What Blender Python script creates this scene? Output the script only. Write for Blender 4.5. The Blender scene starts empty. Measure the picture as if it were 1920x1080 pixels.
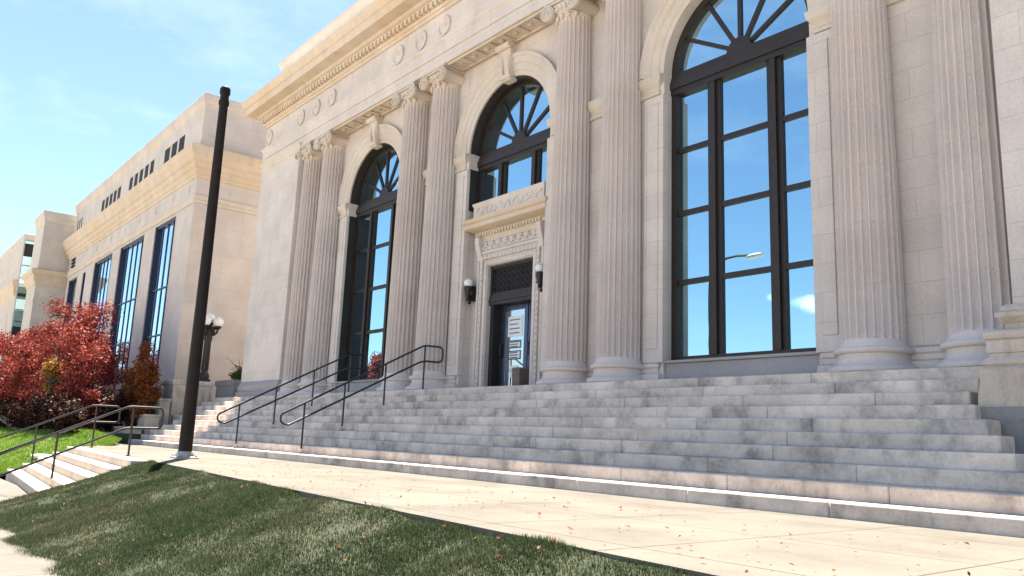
import bpy, math, random
import numpy as np
from mathutils import Vector, Matrix

random.seed(7)
rng = np.random.default_rng(11)
R = math.radians
S = bpy.context.scene
COL = S.collection

# ------------------------------------------------------------------ camera
yaw, pitch, roll = 0.684265368, 0.186515298, 0.0391797646
fwd = Vector((-math.cos(yaw) * math.cos(pitch), math.sin(yaw) * math.cos(pitch), math.sin(pitch)))
rgt = Vector((math.sin(yaw), math.cos(yaw), 0))
up = rgt.cross(fwd)
r2 = rgt * math.cos(roll) + up * math.sin(roll)
u2 = r2.cross(fwd)
cam_d = bpy.data.cameras.new("camera")
cam = bpy.data.objects.new("camera", cam_d)
COL.objects.link(cam)
cam.matrix_world = Matrix(((r2.x, u2.x, -fwd.x, 16.3235642), (r2.y, u2.y, -fwd.y, -12.7574536),
                           (r2.z, u2.z, -fwd.z, -1.22673393), (0, 0, 0, 1)))
cam_d.sensor_width = 36
cam_d.lens = 1507.5 / 1920 * 36
cam_d.clip_start = 0.05
cam_d.clip_end = 5000
S.camera = cam

# ------------------------------------------------------------------ sun and sky
sun_vec = Vector((-0.36, 0.172, 0.92)).normalized()          # towards the sun: behind the facade, high, from the left
sun_el = math.asin(sun_vec.z)
sun_az = math.atan2(sun_vec.x, sun_vec.y)
sd = bpy.data.lights.new("sun", 'SUN')
sd.energy = 5.0
sd.angle = R(0.5)
sd.color = (1.0, 0.90, 0.77)
sun = bpy.data.objects.new("sun", sd)
COL.objects.link(sun)
sun.rotation_euler = sun_vec.to_track_quat('Z', 'Y').to_euler()
sun.location = (0, 0, 60)

W = bpy.data.worlds.new("World")
S.world = W
W.use_nodes = True
nt = W.node_tree
nt.nodes.clear()
wout = nt.nodes.new('ShaderNodeOutputWorld')
bg = nt.nodes.new('ShaderNodeBackground')
sky = nt.nodes.new('ShaderNodeTexSky')
sky.sky_type = 'NISHITA'
sky.sun_disc = False
sky.sun_elevation = sun_el
sky.sun_rotation = sun_az
sky.air_density = 1.0
sky.dust_density = 0.2
sky.ozone_density = 2.2
bg.inputs['Strength'].default_value = 0.056
tc = nt.nodes.new('ShaderNodeTexCoord')
nz = nt.nodes.new('ShaderNodeTexNoise')
nz.inputs['Scale'].default_value = 14
nz.inputs['Detail'].default_value = 6
nz.inputs['Roughness'].default_value = 0.6
nt.links.new(tc.outputs['Generated'], nz.inputs['Vector'])
prev = sky.outputs['Color']


def cloud(direction, width, squash, lo, hi, amount):
    """a small cumulus in the sky: soft blob round a direction, its edge broken by noise"""
    global prev
    d = Vector(direction).normalized()
    sub = nt.nodes.new('ShaderNodeVectorMath'); sub.operation = 'SUBTRACT'
    sub.inputs[1].default_value = d
    nt.links.new(tc.outputs['Generated'], sub.inputs[0])
    mul = nt.nodes.new('ShaderNodeVectorMath'); mul.operation = 'MULTIPLY'
    mul.inputs[1].default_value = (1 / width, 1 / width, squash / width)
    nt.links.new(sub.outputs[0], mul.inputs[0])
    ln = nt.nodes.new('ShaderNodeVectorMath'); ln.operation = 'LENGTH'
    nt.links.new(mul.outputs[0], ln.inputs[0])
    ad = nt.nodes.new('ShaderNodeMath'); ad.operation = 'MULTIPLY_ADD'
    nt.links.new(nz.outputs['Fac'], ad.inputs[0])
    ad.inputs[1].default_value = 2.4
    nt.links.new(ln.outputs['Value'], ad.inputs[2])
    mr = nt.nodes.new('ShaderNodeMapRange'); mr.interpolation_type = 'SMOOTHSTEP'
    mr.inputs['From Min'].default_value = lo
    mr.inputs['From Max'].default_value = hi
    mr.inputs['To Min'].default_value = amount
    mr.inputs['To Max'].default_value = 0
    nt.links.new(ad.outputs[0], mr.inputs['Value'])
    mx = nt.nodes.new('ShaderNodeMixRGB')
    mx.inputs['Color2'].default_value = (9.5, 9.5, 9.6, 1)
    nt.links.new(mr.outputs['Result'], mx.inputs['Fac'])
    nt.links.new(prev, mx.inputs['Color1'])
    prev = mx.outputs['Color']


wz = nt.nodes.new('ShaderNodeTexNoise')
wz.inputs['Scale'].default_value = 3.2
wz.inputs['Detail'].default_value = 7
wz.inputs['Roughness'].default_value = 0.62
wm = nt.nodes.new('ShaderNodeMapping')
wm.inputs['Scale'].default_value = (1, 1, 2.6)
nt.links.new(tc.outputs['Generated'], wm.inputs['Vector'])
nt.links.new(wm.outputs[0], wz.inputs['Vector'])
wr = nt.nodes.new('ShaderNodeMapRange')
wr.inputs['From Min'].default_value = 0.5
wr.inputs['From Max'].default_value = 0.78
wr.inputs['To Max'].default_value = 0.22
nt.links.new(wz.outputs['Fac'], wr.inputs['Value'])
wx = nt.nodes.new('ShaderNodeMixRGB')
wx.inputs['Color2'].default_value = (8.5, 8.8, 9.2, 1)
nt.links.new(wr.outputs['Result'], wx.inputs['Fac'])
nt.links.new(prev, wx.inputs['Color1'])
prev = wx.outputs['Color']
cloud((-0.486, -0.857, 0.168), 0.021, 1.9, 1.75, 2.4, 0.85)
cloud((-0.497, -0.850, 0.171), 0.018, 2.2, 1.6, 2.3, 0.7)
cloud((-0.526, -0.831, 0.176), 0.009, 1.6, 1.6, 2.3, 0.45)
cloud((-0.972, 0.150, 0.180), 0.035, 1.6, 1.4, 2.4, 0.7)
cloud((-0.80, -0.58, 0.16), 0.06, 3.0, 1.3, 2.3, 0.4)
nt.links.new(prev, bg.inputs['Color'])
nt.links.new(bg.outputs[0], wout.inputs['Surface'])

S.view_settings.view_transform = 'Standard'
S.view_settings.look = 'None'
S.view_settings.exposure = 2.13
S.view_settings.gamma = 1
S.view_settings.use_curve_mapping = False
S.cycles.max_bounces = 8
S.cycles.diffuse_bounces = 4

# ------------------------------------------------------------------ materials
MATS = {}


def newmat(name):
    m = bpy.data.materials.new(name)
    m.use_nodes = True
    t = m.node_tree
    for n in list(t.nodes):
        t.nodes.remove(n)
    o = t.nodes.new('ShaderNodeOutputMaterial')
    b = t.nodes.new('ShaderNodeBsdfPrincipled')
    t.links.new(b.outputs[0], o.inputs['Surface'])
    MATS[name] = m
    return m, t, b


def nd(t, typ, **kw):
    n = t.nodes.new(typ)
    for k, v in kw.items():
        setattr(n, k, v)
    return n


def noise(t, vec, scale, detail=5, rough=0.55, sc3=None):
    if sc3:
        mp = nd(t, 'ShaderNodeMapping')
        mp.inputs['Scale'].default_value = sc3
        t.links.new(vec, mp.inputs['Vector'])
        vec = mp.outputs[0]
    n = nd(t, 'ShaderNodeTexNoise')
    n.inputs['Scale'].default_value = scale
    n.inputs['Detail'].default_value = detail
    n.inputs['Roughness'].default_value = rough
    t.links.new(vec, n.inputs['Vector'])
    return n.outputs['Fac']


def ramp(t, fac, stops):
    r = nd(t, 'ShaderNodeValToRGB')
    e = r.color_ramp.elements
    while len(e) < len(stops):
        e.new(0.5)
    for i, (p, c) in enumerate(stops):
        e[i].position = p
        e[i].color = c if len(c) == 4 else (*c, 1)
    t.links.new(fac, r.inputs['Fac'])
    return r.outputs['Color']


def mixc(t, mode, fac, a, b):
    m = nd(t, 'ShaderNodeMixRGB', blend_type=mode)
    for i, v in enumerate((fac, a, b)):
        if isinstance(v, (int, float)):
            m.inputs[i].default_value = v
        elif isinstance(v, tuple):
            m.inputs[i].default_value = v if len(v) == 4 else (*v, 1)
        else:
            t.links.new(v, m.inputs[i])
    return m.outputs['Color']


def stone(name, base, vary=0.10, joints=None, stain=0.25, stain_col=(0.28, 0.26, 0.25), rough=0.85, bump=0.15,
          tint=(0.52, 0.42, 0.36), tint_amt=0.25, hi=0.62, lo=0.52, st_sc=(1.9, 1.9, 0.35)):
    """weathered limestone; joints = (block length, course height, first course z) laid in world metres"""
    m, t, b = newmat(name)
    geo = nd(t, 'ShaderNodeNewGeometry')
    pos = geo.outputs['Position']
    n1 = noise(t, pos, 1.1, 6)
    n2 = noise(t, pos, 26, 4, 0.7)
    n3 = noise(t, pos, 0.45, 4)
    c = ramp(t, n1, [(0.3, tuple(x * (1 - vary) for x in base)), (0.7, tuple(min(0.9, x * (1 + vary)) for x in base))])
    c = mixc(t, 'MIX', ramp(t, n3, [(0.42, (0, 0, 0)), (0.68, (tint_amt,) * 3)]), c, tint)
    c = mixc(t, 'MULTIPLY', 1.0, c, ramp(t, n2, [(0.3, (0.86, 0.86, 0.87)), (0.7, (1.06, 1.05, 1.03))]))
    if stain:
        st = noise(t, pos, 1.0, 8, 0.7, st_sc)
        st2 = noise(t, pos, 2.4, 6, 0.65)
        k = nd(t, 'ShaderNodeMath', operation='MULTIPLY')
        t.links.new(ramp(t, st, [(lo, (0, 0, 0)), (lo + 0.2, (1, 1, 1))]), k.inputs[0])
        t.links.new(ramp(t, st2, [(0.35, (0, 0, 0)), (hi, (stain,) * 3)]), k.inputs[1])
        c = mixc(t, 'MIX', k.outputs[0], c, stain_col)
    h = n2
    if joints:
        L, H, z0 = joints
        sep = nd(t, 'ShaderNodeSeparateXYZ')
        t.links.new(pos, sep.inputs[0])
        ad = nd(t, 'ShaderNodeMath', operation='ADD')
        t.links.new(sep.outputs['X'], ad.inputs[0]); t.links.new(sep.outputs['Y'], ad.inputs[1])
        sb = nd(t, 'ShaderNodeMath', operation='SUBTRACT')
        t.links.new(sep.outputs['Z'], sb.inputs[0]); sb.inputs[1].default_value = z0 - 50 * H
        cb = nd(t, 'ShaderNodeCombineXYZ')
        t.links.new(ad.outputs[0], cb.inputs[0]); t.links.new(sb.outputs[0], cb.inputs[1])
        bt = nd(t, 'ShaderNodeTexBrick')
        bt.inputs['Scale'].default_value = 1
        bt.inputs['Brick Width'].default_value = L
        bt.inputs['Row Height'].default_value = H
        bt.inputs['Mortar Size'].default_value = 0.007
        bt.inputs['Mortar Smooth'].default_value = 0.2
        bt.inputs['Color1'].default_value = (0.975, 0.975, 0.975, 1)
        bt.inputs['Color2'].default_value = (1.025, 1.02, 1.015, 1)
        bt.inputs['Mortar'].default_value = (0.80, 0.78, 0.76, 1)
        t.links.new(cb.outputs[0], bt.inputs['Vector'])
        c = mixc(t, 'MULTIPLY', 1.0, c, bt.outputs['Color'])
        hm = nd(t, 'ShaderNodeMath', operation='MULTIPLY_ADD')
        t.links.new(bt.outputs['Fac'], hm.inputs[0]); hm.inputs[1].default_value = -1.5
        t.links.new(n2, hm.inputs[2])
        h = hm.outputs[0]
    t.links.new(c, b.inputs['Base Color'])
    b.inputs['Roughness'].default_value = rough
    bp = nd(t, 'ShaderNodeBump')
    bp.inputs['Strength'].default_value = bump
    bp.inputs['Distance'].default_value = 0.02
    t.links.new(h, bp.inputs['Height'])
    t.links.new(bp.outputs[0], b.inputs['Normal'])
    return m


def plain(name, col, rough=0.5, metal=0.0, vary=0.25, scale=6):
    m, t, b = newmat(name)
    geo = nd(t, 'ShaderNodeNewGeometry')
    n = noise(t, geo.outputs['Position'], scale, 5)
    c = ramp(t, n, [(0.3, tuple(x * (1 - vary) for x in col)), (0.7, tuple(min(1, x * (1 + vary)) for x in col))])
    t.links.new(c, b.inputs['Base Color'])
    b.inputs['Roughness'].default_value = rough
    b.inputs['Metallic'].default_value = metal
    if 'pole' in name: b.inputs['Specular IOR Level'].default_value = 0.2
    return m


LIME = stone('limestone', (0.585, 0.53, 0.49), joints=(1.15, 0.52, 0.45), stain=0.4, tint=(0.54, 0.46, 0.43))
SHAFT = stone('column_limestone', (0.605, 0.545, 0.51), stain=0.12, tint=(0.59, 0.48, 0.42), tint_amt=0.4, bump=0.04, vary=0.07,
              stain_col=(0.33, 0.31, 0.32))
TRIM = stone('trim_limestone', (0.57, 0.51, 0.45), stain=0.35, tint=(0.55, 0.42, 0.29), tint_amt=0.4)
BOUNCED = stone('bounce_tinted_limestone', (0.58, 0.485, 0.385), stain=0.5, tint=(0.56, 0.41, 0.26), tint_amt=0.5,  # warm bounce light from the paving put into the stone colour, plus brown stains
             stain_col=(0.25, 0.2, 0.16))
WINGS = stone('wing_limestone', (0.54, 0.495, 0.455), joints=(1.6, 0.8, 0.3), stain=0.2, tint=(0.52, 0.42, 0.33))
FAR = stone('far_limestone', (0.55, 0.50, 0.44), joints=(1.4, 0.9, 0.2), stain=0.15)
GRAN = stone('step_granite', (0.67, 0.575, 0.49), stain=0.78, stain_col=(0.17, 0.155, 0.145), vary=0.20, tint=(0.54, 0.475, 0.42),
             tint_amt=0.6, bump=0.35, hi=0.56, lo=0.44, st_sc=(1.7, 1.7, 1.3))
SLATE = stone('sill_panel_stone', (0.34, 0.32, 0.325), stain=0.4, tint=(0.29, 0.28, 0.30))
PED = stone('pedestal_stone', (0.50, 0.45, 0.40), lo=0.45, hi=0.55, stain=0.9, stain_col=(0.20, 0.175, 0.15), tint=(0.56, 0.42, 0.27), tint_amt=0.5)
PLANTST = stone('dark_planter_stone', (0.17, 0.165, 0.165), stain=0.8, stain_col=(0.07, 0.07, 0.065), tint=(0.12, 0.12, 0.13))  # dark base tone with darker noise blotches, for the planter wall
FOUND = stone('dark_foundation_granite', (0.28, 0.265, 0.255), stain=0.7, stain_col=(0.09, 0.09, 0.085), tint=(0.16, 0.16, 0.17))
BRONZE = plain('dark_bronze', (0.020, 0.014, 0.012), 0.55, 0.1)
POLEM = plain('pole_bronze_paint', (0.016, 0.011, 0.009), 0.6, 0.0)
RAILM = plain('rail_black_paint', (0.022, 0.021, 0.022), 0.4, 0.2)
IRON = plain('black_iron', (0.018, 0.018, 0.019), 0.5, 0.3)
DARK = plain('dark_interior', (0.012, 0.011, 0.012), 0.8)
BLUEF = plain('blue_grey_door_frame', (0.05, 0.07, 0.12), 0.3, 0.5)
WHITEP = plain('white_paper', (0.72, 0.73, 0.72), 0.7, 0, 0.06)
INK = plain('dark_print', (0.06, 0.08, 0.13), 0.7)
BINM = plain('brown_bin_plastic', (0.13, 0.095, 0.08), 0.6)
BARK = plain('bark', (0.10, 0.075, 0.055), 0.9, 0, 0.4, 14)
WHITES = plain('white_painted_stone', (0.75, 0.73, 0.68), 0.7, 0, 0.08)
ALU = plain('galvanised_steel', (0.42, 0.40, 0.38), 0.45, 0.6)


def glass_mat(name, tint, fac, deep):
    m, t, b = newmat(name)
    geo = nd(t, 'ShaderNodeNewGeometry')
    n = noise(t, geo.outputs['Position'], 0.7, 2)
    bp = nd(t, 'ShaderNodeBump')
    bp.inputs['Strength'].default_value = 0.035
    bp.inputs['Distance'].default_value = 0.05
    t.links.new(n, bp.inputs['Height'])
    b.inputs['Base Color'].default_value = (*deep, 1)
    b.inputs['Roughness'].default_value = 0.15
    g = nd(t, 'ShaderNodeBsdfGlossy')
    g.inputs['Color'].default_value = (*tint, 1)
    g.inputs['Roughness'].default_value = 0.0
    t.links.new(bp.outputs[0], g.inputs['Normal'])
    mx = nd(t, 'ShaderNodeMixShader')
    mx.inputs[0].default_value = fac
    out = [x for x in t.nodes if x.type == 'OUTPUT_MATERIAL'][0]
    t.links.new(b.outputs[0], mx.inputs[1]); t.links.new(g.outputs[0], mx.inputs[2])
    t.links.new(mx.outputs[0], out.inputs['Surface'])
    return m


GLASS = glass_mat('coated_window_glass', (0.54, 0.79, 0.86), 0.82, (0.01, 0.02, 0.04))
GLASSW = glass_mat('wing_window_glass', (0.62, 0.80, 1.0), 0.9, (0.01, 0.03, 0.08))
GLASST = glass_mat('teal_glass', (0.50, 0.80, 0.95), 0.8, (0.02, 0.06, 0.10))
GLASSD = glass_mat('door_glass', (0.80, 0.9, 0.92), 0.55, (0.26, 0.29, 0.29))

# opal globe
m, t, b = newmat('opal_globe')
b.inputs['Base Color'].default_value = (0.74, 0.73, 0.71, 1)
b.inputs['Roughness'].default_value = 0.25
b.inputs['Subsurface Weight'].default_value = 0.3
b.inputs['Subsurface Radius'].default_value = (0.1, 0.1, 0.1)
OPAL = m


def leaf_mat(name, stops, scale=1.6):
    m, t, b = newmat(name)
    at = nd(t, 'ShaderNodeAttribute', attribute_name='tone')
    geo = nd(t, 'ShaderNodeNewGeometry')
    n = noise(t, geo.outputs['Position'], scale, 4)
    ad = nd(t, 'ShaderNodeMath', operation='MULTIPLY_ADD')
    t.links.new(at.outputs['Fac'], ad.inputs[0]); ad.inputs[1].default_value = 0.55
    sb = nd(t, 'ShaderNodeMath', operation='MULTIPLY_ADD')
    t.links.new(n, sb.inputs[0]); sb.inputs[1].default_value = 1.2; sb.inputs[2].default_value = -0.38
    t.links.new(sb.outputs[0], ad.inputs[2])
    c = ramp(t, ad.outputs[0], stops)
    t.links.new(c, b.inputs['Base Color'])
    b.inputs['Roughness'].default_value = 0.55
    tr = nd(t, 'ShaderNodeBsdfTranslucent')
    t.links.new(c, tr.inputs['Color'])
    mx = nd(t, 'ShaderNodeMixShader')
    mx.inputs[0].default_value = 0.35
    out = [x for x in t.nodes if x.type == 'OUTPUT_MATERIAL'][0]
    b.inputs['Specular IOR Level'].default_value = 0.15
    t.links.new(b.outputs[0], mx.inputs[1]); t.links.new(tr.outputs[0], mx.inputs[2])
    t.links.new(mx.outputs[0], out.inputs['Surface'])
    return m


LEAF_RED = leaf_mat('red_autumn_leaf', [(0.1, (0.05, 0.018, 0.013)), (0.36, (0.13, 0.025, 0.018)), (0.6, (0.29, 0.042, 0.030)), (0.8, (0.38, 0.08, 0.062)), (1.0, (0.32, 0.14, 0.05))])
LEAF_ORANGE = leaf_mat('orange_autumn_leaf', [(0.1, (0.06, 0.025, 0.015)), (0.5, (0.22, 0.06, 0.02)), (0.8, (0.34, 0.12, 0.03)), (1, (0.3, 0.18, 0.05))])
LEAF_GOLD = leaf_mat('gold_autumn_leaf', [(0.1, (0.12, 0.06, 0.015)), (0.6, (0.34, 0.17, 0.03)), (1, (0.42, 0.25, 0.05))])
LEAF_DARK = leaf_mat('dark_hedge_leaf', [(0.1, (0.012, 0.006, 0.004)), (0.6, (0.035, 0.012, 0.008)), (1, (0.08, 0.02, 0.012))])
LEAF_GREEN = leaf_mat('green_leaf', [(0.1, (0.03, 0.05, 0.015)), (0.6, (0.08, 0.12, 0.03)), (1, (0.16, 0.18, 0.05))])
GRASS = leaf_mat('grass_blade', [(0.1, (0.08, 0.145, 0.018)), (0.5, (0.14, 0.24, 0.03)), (0.85, (0.21, 0.30, 0.05)), (1, (0.32, 0.33, 0.10))], 0.8)
GRASS_DRY = leaf_mat('rough_verge_blade', [(0.1, (0.018, 0.036, 0.012)), (0.45, (0.032, 0.055, 0.02)), (0.75, (0.055, 0.062, 0.030)), (1, (0.085, 0.08, 0.042))], 0.55)


def ground_mat(name, stops, scale, rough=0.95, fine=40, bump=0.4, slabs=None):
    m, t, b = newmat(name)
    geo = nd(t, 'ShaderNodeNewGeometry')
    pos = geo.outputs['Position']
    n = noise(t, pos, scale, 7, 0.6)
    n2 = noise(t, pos, fine, 5, 0.7)
    c = ramp(t, n, stops)
    c = mixc(t, 'MULTIPLY', 1.0, c, ramp(t, n2, [(0.3, (0.82, 0.82, 0.82)), (0.7, (1.1, 1.1, 1.1))]))
    h = n2
    if slabs:
        bt = nd(t, 'ShaderNodeTexBrick')
        bt.offset = 0
        bt.inputs['Scale'].default_value = 1
        bt.inputs['Brick Width'].default_value = slabs[0]
        bt.inputs['Row Height'].default_value = slabs[1]
        bt.inputs['Mortar Size'].default_value = 0.010
        bt.inputs['Color1'].default_value = (0.95, 0.95, 0.95, 1)
        bt.inputs['Color2'].default_value = (1.04, 1.04, 1.03, 1)
        bt.inputs['Mortar'].default_value = (0.28, 0.26, 0.23, 1)
        ofs = nd(t, 'ShaderNodeVectorMath', operation='ADD')
        ofs.inputs[1].default_value = (200.35, 200.4, 0)
        t.links.new(pos, ofs.inputs[0])
        t.links.new(ofs.outputs[0], bt.inputs['Vector'])
        c = mixc(t, 'MULTIPLY', 1.0, c, bt.outputs['Color'])
        hm = nd(t, 'ShaderNodeMath', operation='MULTIPLY_ADD')
        t.links.new(bt.outputs['Fac'], hm.inputs[0]); hm.inputs[1].default_value = -1.5
        t.links.new(n2, hm.inputs[2])
        h = hm.outputs[0]
    t.links.new(c, b.inputs['Base Color'])
    b.inputs['Roughness'].default_value = rough
    bp = nd(t, 'ShaderNodeBump')
    bp.inputs['Strength'].default_value = bump
    bp.inputs['Distance'].default_value = 0.02
    t.links.new(h, bp.inputs['Height'])
    t.links.new(bp.outputs[0], b.inputs['Normal'])
    return m


PAVE = ground_mat('warm_concrete', [(0.25, (0.085, 0.077, 0.065)), (0.5, (0.135, 0.122, 0.10)), (0.75, (0.165, 0.15, 0.124))], 0.9, slabs=(1.6, 1.6), bump=0.3)
WALK = ground_mat('sidewalk_concrete', [(0.25, (0.09, 0.083, 0.072)), (0.5, (0.13, 0.12, 0.103)), (0.75, (0.155, 0.143, 0.122))], 0.8, slabs=(1.5, 1.5), bump=0.25)
ASPH = ground_mat('worn_concrete_road', [(0.3, (0.40, 0.365, 0.31)), (0.7, (0.50, 0.46, 0.39))], 1.2, fine=120)
SOIL = ground_mat('turf_soil', [(0.3, (0.09, 0.15, 0.025)), (0.6, (0.15, 0.24, 0.035)), (0.8, (0.22, 0.24, 0.07))], 1.2)
SOILV = ground_mat('verge_soil', [(0.3, (0.028, 0.038, 0.014)), (0.55, (0.045, 0.05, 0.022)), (0.78, (0.085, 0.07, 0.042))], 1.3)
FIELD = ground_mat('far_ground', [(0.3, (0.36, 0.33, 0.27)), (0.7, (0.48, 0.44, 0.37))], 0.05, fine=3)
LOWST = stone('lower_step_stone', (0.55, 0.48, 0.39), stain=0.7, stain_col=(0.2, 0.17, 0.15))


# ------------------------------------------------------------------ mesh helpers
class MB:
    def __init__(self):
        self.v, self.f = [], []

    def add(self, verts, faces):
        o = len(self.v)
        self.v += [tuple(p) for p in verts]
        self.f += [tuple(i + o for i in fc) for fc in faces]
        return self

    def box(self, x0, x1, y0, y1, z0, z1):
        v = [(x, y, z) for z in (z0, z1) for y in (y0, y1) for x in (x0, x1)]
        return self.add(v, [(0, 2, 3, 1), (4, 5, 7, 6), (0, 1, 5, 4), (2, 6, 7, 3), (0, 4, 6, 2), (1, 3, 7, 5)])

    def prism_y(self, poly, y0, y1):
        """outline in (x, z), counter-clockwise seen from -Y, pushed from y0 to y1"""
        n = len(poly)
        v = [(x, y0, z) for x, z in poly] + [(x, y1, z) for x, z in poly]
        f = [tuple(range(n)), tuple(range(2 * n - 1, n - 1, -1))]
        f += [(i, n + i, n + (i + 1) % n, (i + 1) % n) for i in range(n)]
        return self.add(v, f)

    def rect_loft(self, x0, x1, y0, y1, prof):
        """a moulding run round a rectangle: prof = [(outward offset, z), ...] from bottom to top"""
        v, f = [], []
        for o, z in prof:
            v += [(x0 - o, y0 - o, z), (x1 + o, y0 - o, z), (x1 + o, y1 + o, z), (x0 - o, y1 + o, z)]
        n = len(prof)
        for i in range(n - 1):
            for k in range(4):
                a, b_ = i * 4 + k, i * 4 + (k + 1) % 4
                f.append((a, b_, b_ + 4, a + 4))
        f += [(3, 2, 1, 0), tuple(4 * (n - 1) + k for k in range(4))]
        return self.add(v, f)

    def lathe(self, prof, n=24, c=(0, 0), rfun=None):
        v, f = [], []
        for i, (r, z) in enumerate(prof):
            for k in range(n):
                a = 2 * math.pi * k / n
                rr = rfun(i, k, r) if rfun else r
                v.append((c[0] + rr * math.cos(a), c[1] + rr * math.sin(a), z))
        for i in range(len(prof) - 1):
            for k in range(n):
                a, b_ = i * n + k, i * n + (k + 1) % n
                f.append((a, b_, b_ + n, a + n))
        f += [tuple(range(n - 1, -1, -1)), tuple((len(prof) - 1) * n + k for k in range(n))]
        return self.add(v, f)

    def tube(self, pts, r, n=8, closed=False):
        P = [Vector(p) for p in pts]
        m_ = len(P)
        rad = r if isinstance(r, (list, tuple)) else [r] * m_
        v, f = [], []
        ref = None
        for i, p in enumerate(P):
            if closed:
                d = (P[(i + 1) % m_] - P[i - 1]).normalized()
            else:
                d = (P[min(i + 1, m_ - 1)] - P[max(i - 1, 0)]).normalized()
            if ref is None:
                ref = Vector((0, 0, 1)) if abs(d.z) < 0.9 else Vector((1, 0, 0))
            a = (ref - d * ref.dot(d)).normalized()
            ref = a
            b_ = d.cross(a)
            for k in range(n):
                t_ = 2 * math.pi * k / n
                v.append(p + (a * math.cos(t_) + b_ * math.sin(t_)) * rad[i])
        rng_ = m_ if closed else m_ - 1
        for i in range(rng_):
            j = (i + 1) % m_
            for k in range(n):
                k2 = (k + 1) % n
                f.append((i * n + k, j * n + k, j * n + k2, i * n + k2))
        if not closed:
            f += [tuple(range(n)), tuple((m_ - 1) * n + k for k in range(n - 1, -1, -1))]
        return self.add(v, f)

    def sphere(self, c, r, n=20, m_=12, sz=1.0):
        prof = [(max(0.001, r * math.sin(math.pi * i / m_)), c[2] - sz * r * math.cos(math.pi * i / m_)) for i in range(m_ + 1)]
        return self.lathe(prof, n, c)

    def arch(self, xc, zc, prof, a0=0.0, a1=math.pi, n=36):
        """sweep a profile of (radius, y) points along an arc in the facade plane"""
        v, f = [], []
        m_ = len(prof)
        for i in range(n + 1):
            a = a0 + (a1 - a0) * i / n
            for r, y in prof:
                v.append((xc + r * math.cos(a), y, zc + r * math.sin(a)))
        for i in range(n):
            for k in range(m_):
                k2 = (k + 1) % m_
                f.append((i * m_ + k, (i + 1) * m_ + k, (i + 1) * m_ + k2, i * m_ + k2))
        f += [tuple(range(m_)), tuple(n * m_ + k for k in range(m_ - 1, -1, -1))]
        return self.add(v, f)

    def build(self, name, mat, parent=None, bevel=0.0, smooth=True, loc=None, angle=32):
        me = bpy.data.meshes.new(name)
        me.from_pydata(self.v, [], self.f)
        me.validate()
        import bmesh
        bm = bmesh.new(); bm.from_mesh(me)
        bmesh.ops.recalc_face_normals(bm, faces=bm.faces)
        bm.to_mesh(me); bm.free()
        me.materials.append(mat)
        if smooth:
            me.polygons.foreach_set('use_smooth', [True] * len(me.polygons))
            me.set_sharp_from_angle(angle=R(angle))
        o = bpy.data.objects.new(name, me)
        COL.objects.link(o)
        if parent is not None:
            o.parent = parent
        if loc:
            o.location = loc
        if bevel:
            bv = o.modifiers.new('bevel', 'BEVEL')
            bv.width = bevel; bv.segments = 2; bv.limit_method = 'ANGLE'; bv.angle_limit = R(40)
        return o


def tag(o, label=None, cat=None, group=None, kind=None):
    if label: o['label'] = label
    if cat: o['category'] = cat
    if group: o['group'] = group
    if kind: o['kind'] = kind
    return o


def empty(name, loc=(0, 0, 0), label=None, cat=None, group=None, parent=None):
    o = bpy.data.objects.new(name, None)
    COL.objects.link(o)
    o.location = loc
    o.empty_display_size = 0.3
    if parent is not None:
        o.parent = parent
    return tag(o, label, cat, group)


def copy_tree(o, parent=None, **kw):
    c = o.copy(); COL.objects.link(c)
    c.parent = parent
    for ch in [x for x in bpy.data.objects if x.parent == o]:
        copy_tree(ch, c)
    return c


def wall_holes(mb, x0, x1, z0, z1, rects, y0, y1):
    """a wall slab with rectangular openings, as boxes"""
    xs = sorted({x0, x1, *[r[0] for r in rects], *[r[1] for r in rects]})
    for a, b_ in zip(xs[:-1], xs[1:]):
        mid = (a + b_) / 2
        hol = sorted([(r[2], r[3]) for r in rects if r[0] <= mid <= r[1]])
        z = z0
        for h0, h1 in hol:
            if h0 > z: mb.box(a, b_, y0, y1, z, h0)
            z = h1
        if z < z1: mb.box(a, b_, y0, y1, z, z1)


def leaves(name, mat, parent, pts, nrm, size, tone, aspect=1.0, loc=(0, 0, 0)):
    """one mesh of many small folded leaf faces"""
    n = len(pts)
    a = np.cross(nrm, rng.normal(size=(n, 3)))
    a /= np.linalg.norm(a, axis=1, keepdims=True) + 1e-9
    b_ = np.cross(nrm, a)
    s = (size * rng.uniform(0.6, 1.4, n))[:, None]
    fold = nrm * s * 0.25
    V = np.stack([pts - a * s, pts - b_ * s * 0.55 * aspect + fold, pts + a * s, pts + b_ * s * 0.55 * aspect + fold], 1).reshape(-1, 3)
    me = bpy.data.meshes.new(name)
    me.vertices.add(4 * n); me.loops.add(4 * n); me.polygons.add(n)
    me.vertices.foreach_set('co', V.astype(np.float32).ravel())
    me.loops.foreach_set('vertex_index', np.arange(4 * n, dtype=np.int32))
    me.polygons.foreach_set('loop_start', np.arange(0, 4 * n, 4, dtype=np.int32))
    me.polygons.foreach_set('loop_total', np.full(n, 4, dtype=np.int32))
    me.update()
    at = me.attributes.new('tone', 'FLOAT', 'FACE')
    at.data.foreach_set('value', tone.astype(np.float32))
    me.materials.append(mat)
    o = bpy.data.objects.new(name, me)
    COL.objects.link(o)
    if parent is not None: o.parent = parent
    o.location = loc
    return o


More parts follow.
